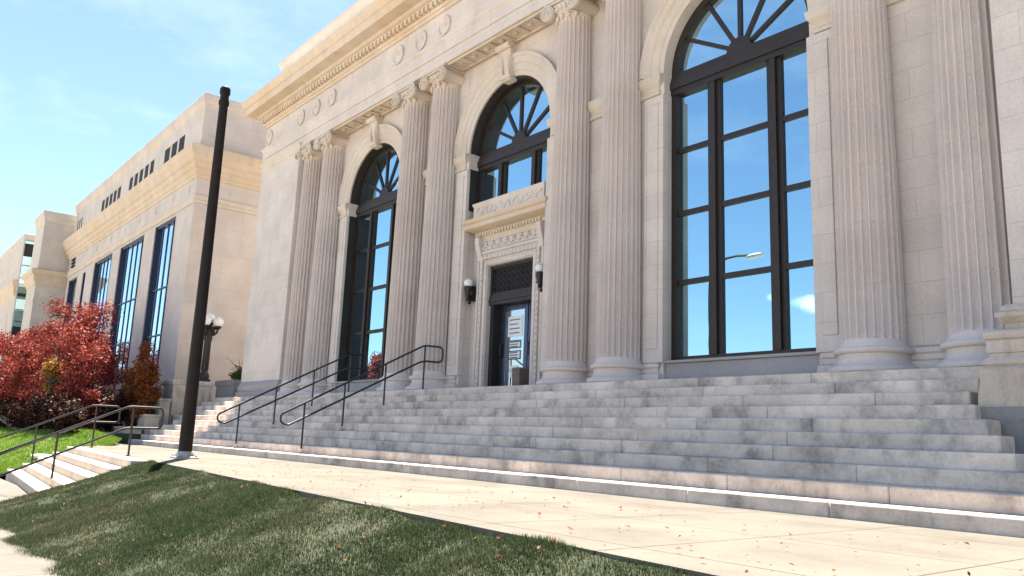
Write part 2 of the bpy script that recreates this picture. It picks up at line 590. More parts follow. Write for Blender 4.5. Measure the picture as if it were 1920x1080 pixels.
def blades(name, mat, pts, h, lean=0.5, w=0.008):
    """grass: one triangle per blade"""
    n = len(pts)
    ang = rng.uniform(0, 2 * np.pi, n)
    hh = h * rng.uniform(0.5, 1.5, n)
    d = np.stack([np.cos(ang), np.sin(ang), np.zeros(n)], 1)
    side = np.stack([-np.sin(ang), np.cos(ang), np.zeros(n)], 1) * w
    tip = pts + d * (hh * lean * rng.uniform(0.2, 1.3, n))[:, None] + np.array([0, 0, 1]) * hh[:, None]
    base = pts - np.array([0, 0, 0.01])
    V = np.stack([base - side, base + side, tip], 1).reshape(-1, 3)
    me = bpy.data.meshes.new(name)
    me.vertices.add(3 * n); me.loops.add(3 * n); me.polygons.add(n)
    me.vertices.foreach_set('co', V.astype(np.float32).ravel())
    me.loops.foreach_set('vertex_index', np.arange(3 * n, dtype=np.int32))
    me.polygons.foreach_set('loop_start', np.arange(0, 3 * n, 3, dtype=np.int32))
    me.polygons.foreach_set('loop_total', np.full(n, 3, dtype=np.int32))
    me.update()
    at = me.attributes.new('tone', 'FLOAT', 'FACE')
    at.data.foreach_set('value', rng.uniform(0, 1, n).astype(np.float32))
    me.materials.append(mat)
    o = bpy.data.objects.new(name, me)
    COL.objects.link(o)
    return tag(o, kind='stuff')


# ------------------------------------------------------------------ constants (metres, facade along X, camera on the -Y side)
B, PP = 5.589, 1.629
CX = [-1.5 * B - 2 * PP, -1.5 * B - PP, -.5 * B - PP, -.5 * B, .5 * B, .5 * B + PP, 1.5 * B + PP, 1.5 * B + 2 * PP]
BAY = B + PP
RISE, TREAD, SY0 = 0.194, 0.375, -0.98
LAND = -1.92
WF = 0.20            # wall face

# ================================================================== SETTING
def sheet(name, poly, z, mat, thick=0.0):
    mb = MB()
    n = len(poly)
    if thick:
        v = [(x, y, z - thick) for x, y in poly] + [(x, y, z) for x, y in poly]
        f = [tuple(range(n - 1, -1, -1)), tuple(range(n, 2 * n))] + [(i, (i + 1) % n, n + (i + 1) % n, n + i) for i in range(n)]
        mb.add(v, f)
    else:
        mb.add([(x, y, z) for x, y in poly], [tuple(range(n))])
    return tag(mb.build(name, mat, smooth=False), kind='structure')


sheet('ground', [(-900, -900), (900, -900), (900, 900), (-900, 900)], -3.05, FIELD)
sheet('road', [(-300, -24), (300, -24), (300, -15.2), (-300, -15.2)], -2.95, ASPH)
sheet('sidewalk', [(-120, -14.8), (60, -14.8), (60, -9.2), (-120, -9.2)], -2.76, WALK, 0.4)
sheet('kerb', [(-120, -15.2), (60, -15.2), (60, -14.8), (-120, -14.8)], -2.775, WALK, 0.4)


def skew(x):                      # the front edge of the landing runs slightly askew
    return -7.62 - 0.075 * (x + 3.4)


sheet('landing', [(-10.9, skew(-10.9)), (26, skew(26)), (26, 1.0), (-30, 1.0), (-30, -5.0), (-14.5, -5.9), (-11.6, -6.4)], LAND, PAVE, 0.9)

# the lawn on the left: a gentle mound that falls to the sidewalk
def lawn_z(x, y):
    t_ = np.clip((y + 9.6) / 4.2, 0, 1)
    s_ = t_ * t_ * (3 - 2 * t_)
    edge = np.clip((-11.0 - x) / 7.0, 0, 1)
    top = -1.97 + 0.45 * edge
    return -2.78 + (top + 2.78) * s_


def mound(name, mat, xs, ys, zf):
    mb = MB()
    nx, ny = len(xs), len(ys)
    v = [(x, y, float(zf(x, y))) for y in ys for x in xs]
    f = [(j * nx + i, j * nx + i + 1, (j + 1) * nx + i + 1, (j + 1) * nx + i) for j in range(ny - 1) for i in range(nx - 1)]
    mb.add(v, f)
    return tag(mb.build(name, mat, angle=60), kind='structure')


def lawn_right(y):                # rounded right-hand edge of the lawn
    return -10.95 - 3.6 * max(0, (y + 7.2) / 2.2) ** 2


mb = MB()
ys = np.linspace(-9.7, -5.0, 26); us = np.linspace(0, 1, 60)
v = []
for y in ys:
    for u_ in us:
        x = -60 + (lawn_right(y) + 60) * (1 - (1 - u_) ** 2)
        v.append((x, y, float(lawn_z(x, y))))
n_ = len(us)
mb.add(v, [(j * n_ + i, j * n_ + i + 1, (j + 1) * n_ + i + 1, (j + 1) * n_ + i) for j in range(len(ys) - 1) for i in range(n_ - 1)])
tag(mb.build('lawn', SOIL, angle=70), kind='structure')
# garden soil behind it, in front of the wing
sheet('planting_bed', [(-70, -5.0), (-16.5, -5.0), (-15.6, -3.4), (-15.6, 0.4), (-70, 0.4)], -1.55, SOILV, 0.6)

n = 90000
yy = rng.uniform(-9.6, -5.02, n)
uu = rng.uniform(0, 1, n)
lr = np.array([lawn_right(y) for y in yy])
xx = lr - 34 * uu ** 1.6
blades('grass', GRASS, np.stack([xx, yy, lawn_z(xx, yy)], 1), 0.06, 0.6, 0.010)

# the rough verge bank right of the lower flight, between landing and sidewalk
VX0 = -0.9


def verge_z(x, y):
    top = -7.62 - 0.075 * (x + 3.4)
    t_ = np.clip((y + 10.9) / (top + 10.9), 0, 1)
    s_ = t_ * 0.6 + 0.4 * t_ * t_ * (3 - 2 * t_)
    return -2.80 + (LAND - 0.03 + 2.80) * s_ + 0.02 * np.sin(x * 2.1 + y * 1.3) + 0.015 * np.sin(x * 4.7 - y * 3.1)


mb = MB()
xs = np.linspace(VX0, 26, 90); tt = np.linspace(0, 1, 22)
v = []
for t_ in tt:
    for x in xs:
        y = -10.9 + (float(skew(x)) - 0.004 + 10.9) * t_
        v.append((x, y, float(verge_z(x, y))))
n_ = len(xs)
mb.add(v, [(j * n_ + i, j * n_ + i + 1, (j + 1) * n_ + i + 1, (j + 1) * n_ + i) for j in range(len(tt) - 1) for i in range(n_ - 1)])
tag(mb.build('verge', SOILV, angle=70), kind='structure')
n = 520000
xx = VX0 + 20 * rng.uniform(0, 1, n)
tt = rng.uniform(0, 1, n)
yy = -10.9 + (skew(xx) + 10.9) * tt


def vnoise(x, y, cell):
    # smooth value noise on a random grid
    g = rng.uniform(-1, 1, (64, 64))
    a, b_ = x / cell + 20, y / cell + 30
    i0, j0 = np.floor(a).astype(int), np.floor(b_).astype(int)
    f0, f1 = a - i0, b_ - j0
    f0, f1 = f0 * f0 * (3 - 2 * f0), f1 * f1 * (3 - 2 * f1)
    G = lambda p, q: g[p % 64, q % 64]
    return (G(i0, j0) * (1 - f0) + G(i0 + 1, j0) * f0) * (1 - f1) + (G(i0, j0 + 1) * (1 - f0) + G(i0 + 1, j0 + 1) * f0) * f1


pn = 1.1 * vnoise(xx, yy, 1.3) + 0.8 * vnoise(xx, yy, 0.45) + 0.6 * vnoise(xx, yy, 0.16)
keep = rng.uniform(-2.2, 0.7, n) < pn
xx, yy = xx[keep], yy[keep]
blades('verge_grass', GRASS_DRY, np.stack([xx, yy, verge_z(xx, yy)], 1), 0.022 + 0.014 * np.clip(pn[keep], -1, 2) * 0.5 + 0.01, 1.2, 0.004)

n = 900
xx = np.concatenate([rng.uniform(-0.5, 18, 520), rng.uniform(-24, -11, 380)])
yy = np.concatenate([rng.uniform(-10.8, -5.6, 520), rng.uniform(-8.8, -5.2, 380)])
vz = np.where(yy < skew(xx), verge_z(xx, yy), LAND)
zz = np.where(xx > -1, vz, lawn_z(xx, yy)) + 0.03
nn = rng.normal(size=(n, 3)) * 0.35 + np.array([0, 0, 1.0])
FALLEN = (xx, yy, zz, nn / np.linalg.norm(nn, axis=1, keepdims=True))
o = leaves('fallen_leaves', LEAF_ORANGE, None, np.stack(FALLEN[:3], 1), FALLEN[3], 0.021, rng.uniform(0.2, 1, n))
tag(o, kind='stuff')

# ================================================================== ENTRANCE STEPS
steps = empty('entrance_steps', (0, SY0, 0), 'broad flight of stained grey granite steps climbing to the columned front', 'steps')


def slab_run(mb, x0, x1, y0, y1, z0, z1, L, jit=0.004):
    x = x0
    first = True
    while x < x1 - 0.02:
        w = L * random.uniform(0.8, 1.25)
        if first: w *= random.uniform(0.4, 1)
        first = False
        e = x + w
        if x1 - e < 0.6: e = x1
        dj = random.uniform(-jit, jit); dz = random.uniform(-jit, 0) * 0.6
        mb.box(x, e - 0.002, y0 + dj, y1, z0, z1 + dz)
        x = e


for k in range(10):
    z1 = -RISE * k
    z0 = z1 - RISE - 0.012 if k < 9 else LAND - 0.3
    yf = SY0 - TREAD * k
    xr = 12.05 + 0.02 * k if k < 3 else 12.28 + 0.262 * (k - 3)
    xl = -17.6 if k < 5 else -16.1 - 0.05 * (k - 5)
    mb = MB()
    if k == 0:
        slab_run(mb, xl, xr, yf, 0.3, z0, z1, 2.2)
    else:
        slab_run(mb, xl, xr, yf, yf + TREAD + 0.06, z0, z1, 2.2)
        if k >= 3:            # the lower steps turn the corner beside the pedestals
            mb.box(xl + 0.002, xl + 0.6, yf + TREAD + 0.07, 1.0, z0, z1 - 0.003)
    o = mb.build('step', GRAN, steps, bevel=0.022)
    o.location = (0, -SY0, 0)
# core that carries the steps
mb = MB()
mb.box(-15.9, 12.0, -3.9, 0.2, LAND - 0.2, -1.80)
mb.box(-15.9, 12.0, -2.4, 0.2, -1.81, -1.05)
mb.box(-17.4, 12.0, -1.3, 0.2, -1.06, -0.25)
o = mb.build('step_core', GRAN, steps, smooth=False); o.location = (0, -SY0, 0)

# ------------------------------------------------------------------ lower flight down to the sidewalk
low = empty('lower_steps', (-6, -8, LAND), 'short pale stone flight from the landing down to the street sidewalk', 'steps')
LX0, LX1 = -10.7, -1.1
for k in range(5):
    zt = LAND - 0.004 - 0.165 * k
    mb = MB()
    y_off = -0.36 * k
    v = []
    for z in (zt - 0.3, zt):
        v += [(LX0, skew(LX0) + y_off - 0.36, z), (LX1, skew(LX1) + y_off - 0.36, z), (LX1, skew(LX1) + y_off + 0.05 - (0.055 if k == 0 else 0), z), (LX0, skew(LX0) + y_off + 0.05 - (0.055 if k == 0 else 0), z)]
    mb.add(v, [(3, 2, 1, 0), (4, 5, 6, 7), (0, 1, 5, 4), (1, 2, 6, 5), (2, 3, 7, 6), (3, 0, 4, 7)])
    o = mb.build('step', LOWST, low, bevel=0.012)
    o.location = (6, 8, -LAND)

# ================================================================== MAIN BUILDING
bld = empty('courthouse', (0, 0, 0), 'pale limestone neoclassical building with paired fluted columns and tall dark arched windows', 'building')
HALF, SPR = 1.74, 6.88


def arch_pts(xc, r, n=40):
    return [(xc + r * math.cos(math.pi * i / n), SPR + r * math.sin(math.pi * i / n)) for i in range(n + 1)]


mb = MB()
poly = [(-12.4, 0.0)]
out = [(-12.4, 0.0)]
for xc in (-BAY, 0.0, BAY):
    out += [(xc - HALF, 0.0)] + list(reversed(arch_pts(xc, HALF))) + [(xc + HALF, 0.0)]
out += [(12.4, 0.0), (12.4, 9.8), (-12.4, 9.8)]
mb.prism_y(out, WF, 0.95)
mb.build('wall', LIME, bld, smooth=False)

mb = MB()
mb.box(-15.5, 15.5, 1.35, 22, -3.2, 12.4)
mb.box(-15.5, -12.3, 0.96, 1.36, -3.2, 9.8)
mb.box(12.3, 15.5, 0.96, 1.36, -3.2, 9.8)
mb.build('body', LIME, bld, smooth=False)
mb = MB()
mb.box(-12.3, 12.3, 1.28, 1.345, 0.0, 9.8)
mb.build('dark_interior', DARK, bld, smooth=False)

# end piers
for x0, x1 in ((-15.6, -11.93), (12.26, 15.7)):
    mb = MB()
    mb.box(x0, x1, -0.55, 0.98, -3.2, 9.42)
    p = mb.build('pier', LIME, bld, bevel=0.015)
    mb = MB()
    mb.rect_loft(x0, x1, -0.55, 0.9, [(0.0, 0.62), (0.04, 0.58), (0.05, 0.50), (0.10, 0.46), (0.11, 0.36), (0.07, 0.30), (0.08, 0.24), (0.15, 0.2), (0.16, 0.06), (0.14, 0.0)][::-1])
    mb.build('base_moulding', SLATE if x0 < 0 else LIME, p, angle=50)
    mb = MB()
    mb.rect_loft(x0, x1, -0.55, 0.9, [(0.0, 9.38), (0.05, 9.42), (0.06, 9.47), (0.02, 9.5), (0.03, 9.62), (0.09, 9.68), (0.1, 9.74)])
    mb.build('cap_moulding', TRIM, p, angle=50)

# plinth course and impost band on the wall between the openings
edges = [(-12.1, -BAY - HALF), (-BAY + HALF, -HALF), (HALF, BAY - HALF), (BAY + HALF, 12.2)]
for a, b_ in edges:
    mb = MB()
    mb.rect_loft(a + 0.16, b_ - 0.16, WF - 0.0, 0.9, [(0.14, 0.0), (0.14, 0.10), (0.13, 0.22), (0.06, 0.26), (0.05, 0.34), (0.09, 0.37), (0.09, 0.44), (0.02, 0.48)])
    mb.build('wall_plinth', LIME, bld, angle=50)
for a, b_ in edges:
    mb = MB()
    mb.rect_loft(a + 0.16, b_ - 0.16, WF, 0.9, [(-0.02, 6.38), (0.05, 6.41), (0.06, 6.48), (0.03, 6.51), (0.04, 6.60), (0.12, 6.66), (0.14, 6.70), (0.155, 6.77), (0.155, 6.84), (0.06, 6.885)])
    mb.build('impost_band', TRIM, bld, angle=50)

# archivolts, jamb strips and keystones
for xc in (-BAY, 0.0, BAY):
    mb = MB()
    pr = [(HALF + 0.0, WF - 0.02), (HALF + 0.12, WF - 0.02), (HALF + 0.14, WF - 0.05), (HALF + 0.32, WF - 0.06), (HALF + 0.34, WF - 0.09), (HALF + 0.50, WF - 0.10),
          (HALF + 0.53, WF - 0.14), (HALF + 0.62, WF - 0.14), (HALF + 0.62, WF + 0.1), (HALF, WF + 0.1)]
    mb.arch(xc, SPR, pr, n=48)
    a = mb.build('archivolt', TRIM, bld, angle=30)
    for s in (-1, 1):
        mb = MB()
        x0, x1 = sorted((xc + s * (HALF - 0.03), xc + s * (HALF + 0.5)))
        mb.box(x0, x1, WF - 0.07, WF + 0.1, 0.46, 6.37)
        x0, x1 = sorted((xc + s * (HALF + 0.10), xc + s * (HALF + 0.40)))
        mb.box(x0, x1, WF - 0.095, WF - 0.06, 0.75, 6.2)
        mb.build('jamb_strip', LIME, a, bevel=0.01)
    mb = MB()                         # scrolled keystone
    zt, zb = 9.62, SPR + HALF - 0.12
    for w0, w1, y0, y1, za, zc_ in ((0.18, 0.26, -0.06, 0.3, zb, zt),):
        v = [(xc - w0, y0 + 0.12, za), (xc + w0, y0 + 0.12, za), (xc + w0, y1, za), (xc - w0, y1, za),
             (xc - w1, y0, zc_), (xc + w1, y0, zc_), (xc + w1, y1, zc_), (xc - w1, y1, zc_)]
        mb.add(v, [(3, 2, 1, 0), (4, 5, 6, 7), (0, 1, 5, 4), (1, 2, 6, 5), (2, 3, 7, 6), (3, 0, 4, 7)])
    for s in (-1, 1):
        mb.tube([(xc + s * 0.14, 0.06 - 0.10 * i / 8 - 0.04 * math.sin(i / 8 * 6), zb + 0.05 + (zt - zb - 0.1) * i / 8) for i in range(9)], 0.06, 8)
    mb.tube([(xc - 0.29, -0.06, zt - 0.15), (xc + 0.29, -0.06, zt - 0.15)], 0.11, 14)
    mb.tube([(xc - 0.21, 0.06, zb + 0.12), (xc + 0.21, 0.06, zb + 0.12)], 0.085, 14)
    mb.build('keystone', TRIM, a, bevel=0.01, angle=40)

# ------------------------------------------------------------------ columns
NF, SEG = 24, 9
n_ang = NF * SEG


def shaft_mesh():
    mb = MB()
    zs = [0.45, 0.50, 0.56, 0.60, 0.66]
    joints_ = [1.45, 2.47, 3.46, 4.48, 5.5, 6.5, 7.5, 8.4]
    z = 0.66
    for j in joints_:
        zs += [j - 0.012, j - 0.006, j + 0.006, j + 0.012]
    zs += [8.85, 8.95, 9.02, 9.06, 9.12, 9.16]
    prof = []
    for z in zs:
        u_ = (z - 0.45) / 8.7
        r = 0.5 - 0.078 * max(0, (u_ - 0.12)) ** 1.25 / 0.88 ** 1.25
        if z <= 0.5: r += 0.035 * (1 - (z - 0.45) / 0.05) ** 2 + 0.01
        if z >= 9.1: r += 0.02
        prof.append((r, z))
    fade = []
    for z in zs:
        if z < 0.57 or z > 9.03: fade.append(0)
        elif z < 0.61 or z > 8.97: fade.append(0.6)
        else: fade.append(1)
    jset = set()
    for j in joints_:
        jset.add(zs.index(j - 0.006)); jset.add(zs.index(j + 0.006))

    def rf(i, k, r):
        p_ = (k % SEG) / (SEG - 1)
        d = 0.0
        if 0 < p_ < 1:
            x = (p_ - 0.5) * 2 / (1 - 1 / (SEG - 1)) * 0.92
            d = 0.082 * math.sqrt(max(0, 1 - (x * 0.98) ** 2)) + 0.010
        rr = r - d * fade[i] * (r / 0.5)
        if i in jset: rr -= 0.007
        return rr
    mb.lathe(prof, n_ang, (0, 0), rf)
    return mb


def base_mesh():
    mb = MB()
    prof = [(0.63, 0.0), (0.63, 0.03), (0.69, 0.035), (0.70, 0.07), (0.695, 0.10), (0.665, 0.125), (0.615, 0.15), (0.575, 0.19), (0.548, 0.24), (0.538, 0.29), (0.545, 0.325),
            (0.585, 0.335), (0.612, 0.35), (0.622, 0.38), (0.612, 0.41), (0.585, 0.43), (0.55, 0.437), (0.545, 0.455)]
    mb.lathe(prof, 64)
    return mb


def capital_mesh():
    mb = MB()
    mb.lathe([(0.43, 9.14), (0.47, 9.15), (0.485, 9.175), (0.47, 9.20), (0.445, 9.21), (0.445, 9.24), (0.50, 9.29), (0.54, 9.36), (0.54, 9.42), (0.5, 9.44)], 48)
    for k in range(24):                # egg-and-dart row
        a = 2 * math.pi * k / 24
        mb.sphere((0.515 * math.cos(a), 0.515 * math.sin(a), 9.335), 0.055, 8, 6, 1.25)
    mb.box(-0.58, 0.58, -0.56, 0.56, 9.555, 9.605)
    mb.box(-0.55, 0.55, -0.53, 0.53, 9.515, 9.556)
    mb.box(-0.50, 0.50, -0.50, 0.50, 9.40, 9.516)
    for s in (-1, 1):
        cx_, cz_ = s * 0.47, 9.31
        # bolster with a waist
        n = 28
        ysb = [-0.55, -0.50, -0.47, -0.30, -0.08, 0.0, 0.08, 0.30, 0.47, 0.50, 0.55]
        rsb = [0.205, 0.215, 0.20, 0.165, 0.145, 0.16, 0.145, 0.165, 0.20, 0.215, 0.205]
        v, f = [], []
        for y, r in zip(ysb, rsb):
            for k in range(n):
                a = 2 * math.pi * k / n
                v.append((cx_ + r * math.cos(a), y, cz_ + r * math.sin(a)))
        for i in range(len(ysb) - 1):
            for k in range(n):
                f.append((i * n + k, i * n + (k + 1) % n, (i + 1) * n + (k + 1) % n, (i + 1) * n + k))
        f += [tuple(range(n)), tuple((len(ysb) - 1) * n + k for k in range(n))]
        mb.add(v, f)
        for yy_ in (-0.56, 0.56):        # raised spiral
            pts = []
            for i in range(44):
                q = i / 43
                a = math.pi / 2 - s * q * 2.4 * 2 * math.pi
                r = 0.195 * (1 - q) ** 0.9 + 0.02
                pts.append((cx_ + r * math.cos(a), yy_, cz_ + r * math.sin(a)))
            mb.tube(pts, [0.026 - 0.014 * i / 43 for i in range(44)], 6)
            mb.sphere((cx_, yy_, cz_), 0.04, 10, 6)
        mb.tube([(s * 0.47, -0.555, 9.50), (s * 0.2, -0.56, 9.485), (0, -0.56, 9.475)], 0.024, 6)
    for k in range(-2, 3):               # hanging leaves below the volutes
        a = -math.pi / 2 + k * 0.42
        mb.sphere((0.47 * math.cos(a), 0.47 * math.sin(a), 9.10), 0.05, 8, 6, 1.6)
    return mb


col0 = empty('column', (CX[0], 0, 0), parent=bld)
shaft_mesh().build('shaft', SHAFT, col0, angle=28)
base_mesh().build('base', SHAFT, col0, angle=50)
capital_mesh().build('capital', TRIM, col0, angle=40)
CX[7] += 0.07
for x in CX[1:]:
    c = copy_tree(col0, bld)
    c.location = (x, 0, 0)

# ------------------------------------------------------------------ entablature, cornice, parapet
ent = empty('entablature', (0, 0, 0), parent=bld)
mb = MB()
mb.rect_loft(-15.6, 15.7, -0.53, 1.3, [(0, 9.607), (0, 9.95), (0.04, 9.955), (0.04, 10.28), (0.07, 10.30), (0.11, 10.36), (0.11, 10.42), (0.0, 10.43)])
mb.build('architrave', LIME, ent, angle=40)
mb = MB()
mb.rect_loft(-15.58, 15.68, -0.51, 1.3, [(0, 10.41), (0, 11.36)])
mb.build('frieze', LIME, ent, angle=40)
mb = MB()                                  # coffered soffit between the column pairs
spans = [(CX[1] + 0.62, CX[2] - 0.62), (CX[3] + 0.62, CX[4] - 0.62), (CX[5] + 0.62, CX[6] - 0.62)]
for a, b_ in spans:
    nn = 7
    mb = MB()
    mb.box(a, b_, -0.46, -0.40, 9.545, 9.606)
    mb.box(a, b_, 0.06, 0.12, 9.545, 9.606)
    for i in range(nn + 1):
        x = a + (b_ - a) * i / nn
        mb.box(max(a, x - 0.06), min(b_, x + 0.06), -0.398, 0.058, 9.548, 9.606)
    for i in range(nn):
        x = a + (b_ - a) * (i + 0.5) / nn
        mb.sphere((x, -0.17, 9.61), 0.10, 12, 6, 0.6)
    mb.build('soffit_coffers', BOUNCED, ent, bevel=0.008)
md = MB()
mds = []
for i in (0, 2, 4, 6):
    mid = (CX[i] + CX[i + 1]) / 2
    mds += [mid - 1.33, mid, mid + 1.27]
mds += [-15.2, 15.2]
first = None
for x in mds:
    if first is None:
        mb = MB()
        n = 28
        prof = [(0.30, 0.0), (0.31, -0.05), (0.28, -0.065), (0.25, -0.05), (0.235, -0.02), (0.12, -0.03), (0.08, -0.065), (0.001, -0.075)]
        v, f = [], []
        for r, y in prof:
            for k in range(n):
                a = 2 * math.pi * k / n
                v.append((r * math.cos(a), y, r * math.sin(a) * 1.05))
        for i in range(len(prof) - 1):
            for k in range(n):
                f.append((i * n + k, i * n + (k + 1) % n, (i + 1) * n + (k + 1) % n, (i + 1) * n + k))
        mb.add(v, f)
        first = mb.build('medallion', LIME, ent)
        first.location = (x, -0.512, 10.85)
    else:
        c = first.copy(); COL.objects.link(c); c.parent = ent; c.location = (x, -0.512, 10.85)

cor = MB()
cor.rect_loft(-15.58, 15.68, -0.51, 1.3, [(0.0, 11.34), (0.06, 11.36), (0.08, 11.44), (0.12, 11.46), (0.14, 11.52), (0.15, 11.74), (0.30, 11.80), (0.36, 11.88), (0.72, 11.93), (0.74, 11.96), (0.74, 12.20), (0.78, 12.22), (0.80, 12.26), (0.88, 12.36), (0.92, 12.44), (0.92, 12.50), (0.3, 12.56)])
co = cor.build('cornice', BOUNCED, bld, angle=40)
def teeth(mb, x0, x1, w, p, z0, z1, z2, y0, y1):
    # a comb-shaped course: teeth hang from z1 down to z0 under a strip z1..z2
    pts = [(x0, z1)]
    x = x0 + 0.02
    while x + w < x1 - 0.01:
        pts += [(x, z1), (x, z0), (x + w, z0), (x + w, z1)]
        x += p
    pts += [(x1, z1), (x1, z2), (x0, z2)]
    mb.prism_y(pts, y0, y1)


mb = MB()
teeth(mb, -15.6, 15.7, 0.14, 0.24, 11.54, 11.70, 11.735, -0.79, -0.64)
mb.build('dentils', BOUNCED, co, bevel=0.006)
mb = MB()
mb.rect_loft(-15.4, 15.5, -0.22, 22, [(0.06, 12.45), (0.06, 12.85), (0.0, 12.90), (0.0, 14.15), (0.05, 14.18), (0.10, 14.25), (0.10, 14.42), (0.04, 14.46)])
mb.build('parapet', LIME, bld, angle=40)

# ------------------------------------------------------------------ arched windows
FY0, FY1, GY = 0.56, 0.72, 0.665


def bar(mb, x0, z0, x1, z1, w, y0, y1):
    d = Vector((x1 - x0, 0, z1 - z0)).normalized()
    nrm_ = Vector((-d.z, 0, d.x)) * (w / 2)
    pts = [(x0 + nrm_.x, z0 + nrm_.z), (x0 - nrm_.x, z0 - nrm_.z), (x1 - nrm_.x, z1 - nrm_.z), (x1 + nrm_.x, z1 + nrm_.z)]
    mb.prism_y(pts, y0, y1)


def window(xc, zbot, bars, lining=True, dy=0.0, dx=0.0):
    FY0, FY1, GY = 0.56 + dy, 0.72 + dy, 0.665 + dy
    w = empty('arched_window', (xc, FY0, zbot), parent=bld)
    mb = MB()
    h = HALF - 0.003
    mb.box(-h, -h + 0.14, FY0, FY1, zbot, 6.4)
    mb.box(h - 0.14, h, FY0, FY1, zbot, 6.4)
    mb.box(-h, h, FY0 - 0.03, FY1 + 0.01, 6.4, 6.80)                 # transom
    mb.box(-h, h, FY0 - 0.07, FY0 - 0.028, 6.52, 6.70)
    mb.arch(0, SPR, [(h, FY0), (h, FY1), (h - 0.15, FY1), (h - 0.15, FY0)], n=40)
    mb.box(-h + 0.001, h - 0.001, FY0 + 0.001, FY1, 6.79, SPR + 0.02)
    mb.box(-h + 0.14, h - 0.14, FY0 + 0.02, FY1, zbot, zbot + 0.10)
    for s in (-1, 1) if lining else ():                              # bronze lining of the reveal
        x0, x1 = sorted((s * h, s * (h - 0.03)))
        mb.box(x0, x1, 0.235, FY0 - 0.001, max(zbot, 0.505), 6.40)
    if lining: mb.arch(0, SPR, [(h, 0.235), (h, FY0 - 0.001), (h - 0.03, FY0 - 0.001), (h - 0.03, 0.235)], n=40)
    for s in (-1, 1):
        xm = s * 0.715 + dx
        mb.box(xm - 0.16, xm + 0.16, FY0 + 0.05, FY1, zbot + 0.1, 6.4)
        mb.box(xm - 0.065, xm + 0.065, FY0 - 0.02, FY0 + 0.052, zbot + 0.1, 6.4)
    for z in bars:
        mb.box(-h + 0.14, h - 0.14, FY0 + 0.06, FY1 - 0.005, z - 0.055, z + 0.055)
    for deg in (30, 60, 90, 120, 150):
        a = R(deg)
        bar(mb, 0.2 * math.cos(a), SPR + 0.2 * math.sin(a), (h - 0.1) * math.cos(a), SPR + (h - 0.1) * math.sin(a), 0.085, FY0 + 0.06, FY1 - 0.004)
    mb.arch(0, SPR, [(0.30, FY0 + 0.02), (0.30, FY1 - 0.01), (0.005, FY1 - 0.01), (0.005, FY0 + 0.02)], n=20)
    f_ = mb.build('frame', BRONZE, w, bevel=0.006, loc=(0, -FY0, -zbot))
    g = MB()
    def pane(pts):
        g.add([(x, GY + random.uniform(-0.002, 0.002), z) for x, z in pts], [tuple(range(len(pts)))])
    g.prism_y([(-h + 0.05, zbot + 0.04), (h - 0.05, zbot + 0.04), (h - 0.05, SPR)] + [(x - 0, z) for x, z in arch_pts(0, h - 0.06, 30)] + [(-h + 0.05, SPR)], GY, GY + 0.015)
    g.build('glass', GLASS, w, smooth=False, loc=(0, -FY0, -zbot))
    return w


window(-BAY, 0.50, [5.12, 3.66, 2.17])
window(0.0, 5.16, [])
window(BAY, 0.50, [5.10, 3.68, 2.17], False, -0.11, 0.07)

# sills and the dark stone panels under them
for xc in (-BAY, BAY):
    mb = MB()
    mb.box(xc - HALF + 0.003, xc + HALF - 0.003, WF + 0.06, 0.94, 0.0, 0.44)
    s_ = mb.build('sill_panel', SLATE, bld, bevel=0.01)
    mb = MB()
    mb.box(xc - HALF + 0.003, xc + HALF - 0.003, WF - 0.01, 0.94, 0.441, 0.50)
    mb.build('sill', SLATE, s_, bevel=0.012)

# ------------------------------------------------------------------ door surround in the middle bay
sur = empty('door_surround', (0, WF, 0), parent=bld)
OP, OPH = 0.95, 3.46
DB = 0.33         # the whole surround sits this far back inside the arch


def sp(mb, name, mat, **k):
    mb.v = [(x, min(y + DB, 0.945) if y < 0.5 else y, z) for x, y, z in mb.v]
    return mb.build(name, mat, sur, loc=(0, -WF, 0), **k)


mb = MB()
wall_holes(mb, -HALF + 0.003, HALF - 0.003, 0.0, 5.15, [(-OP, OP, 0.0, OPH)], 0.20, 0.94)
sp(mb, 'infill', LIME, smooth=False)
mb = MB()
wall_holes(mb, -1.40, 1.40, 0.0, 4.28, [(-OP, OP, 0.0, OPH)], 0.12, 0.21)
sp(mb, 'casing', LIME, smooth=False)
mb = MB()                                   # raised architrave bands and egg moulding round the opening
for o0, o1, y in ((0.03, 0.14, 0.085), (0.19, 0.30, 0.06), (0.36, 0.44, 0.075)):
    mb.box(-OP - o1, -OP - o0, y, 0.125, 0.0, OPH + o1)
    mb.box(OP + o0, OP + o1, y, 0.125, 0.0, OPH + o1)
    mb.box(-OP - o0 + 0.001, OP + o0 - 0.001, y, 0.125, OPH + o0, OPH + o1)
for i in range(15):
    x = -1.1 + i * 2.2 / 14
    mb.sphere((x, 0.08, OPH + 0.245), 0.055, 8, 6)
for i in range(20):
    z = 0.25 + i * 0.165
    for s in (-1, 1):
        mb.sphere((s * (OP + 0.245), 0.075, z), 0.05, 8, 6)
sp(mb, 'carved_band', LIME, bevel=0.008)
mb = MB()                                   # frieze with carved garlands
for i in range(9):
    x = -1.2 + i * 0.3
    mb.tube([(x - 0.15 + 0.3 * q / 6, 0.10, 4.08 - 0.10 * math.sin(math.pi * q / 6)) for q in range(7)], 0.032, 6)
    mb.sphere((x - 0.15, 0.10, 4.12), 0.05, 8, 6)
mb.box(-1.41, 1.41, 0.085, 0.13, 3.93, 3.965)
mb.box(-1.41, 1.41, 0.085, 0.13, 4.17, 4.21)
sp(mb, 'garland', LIME, angle=40)
mb = MB()
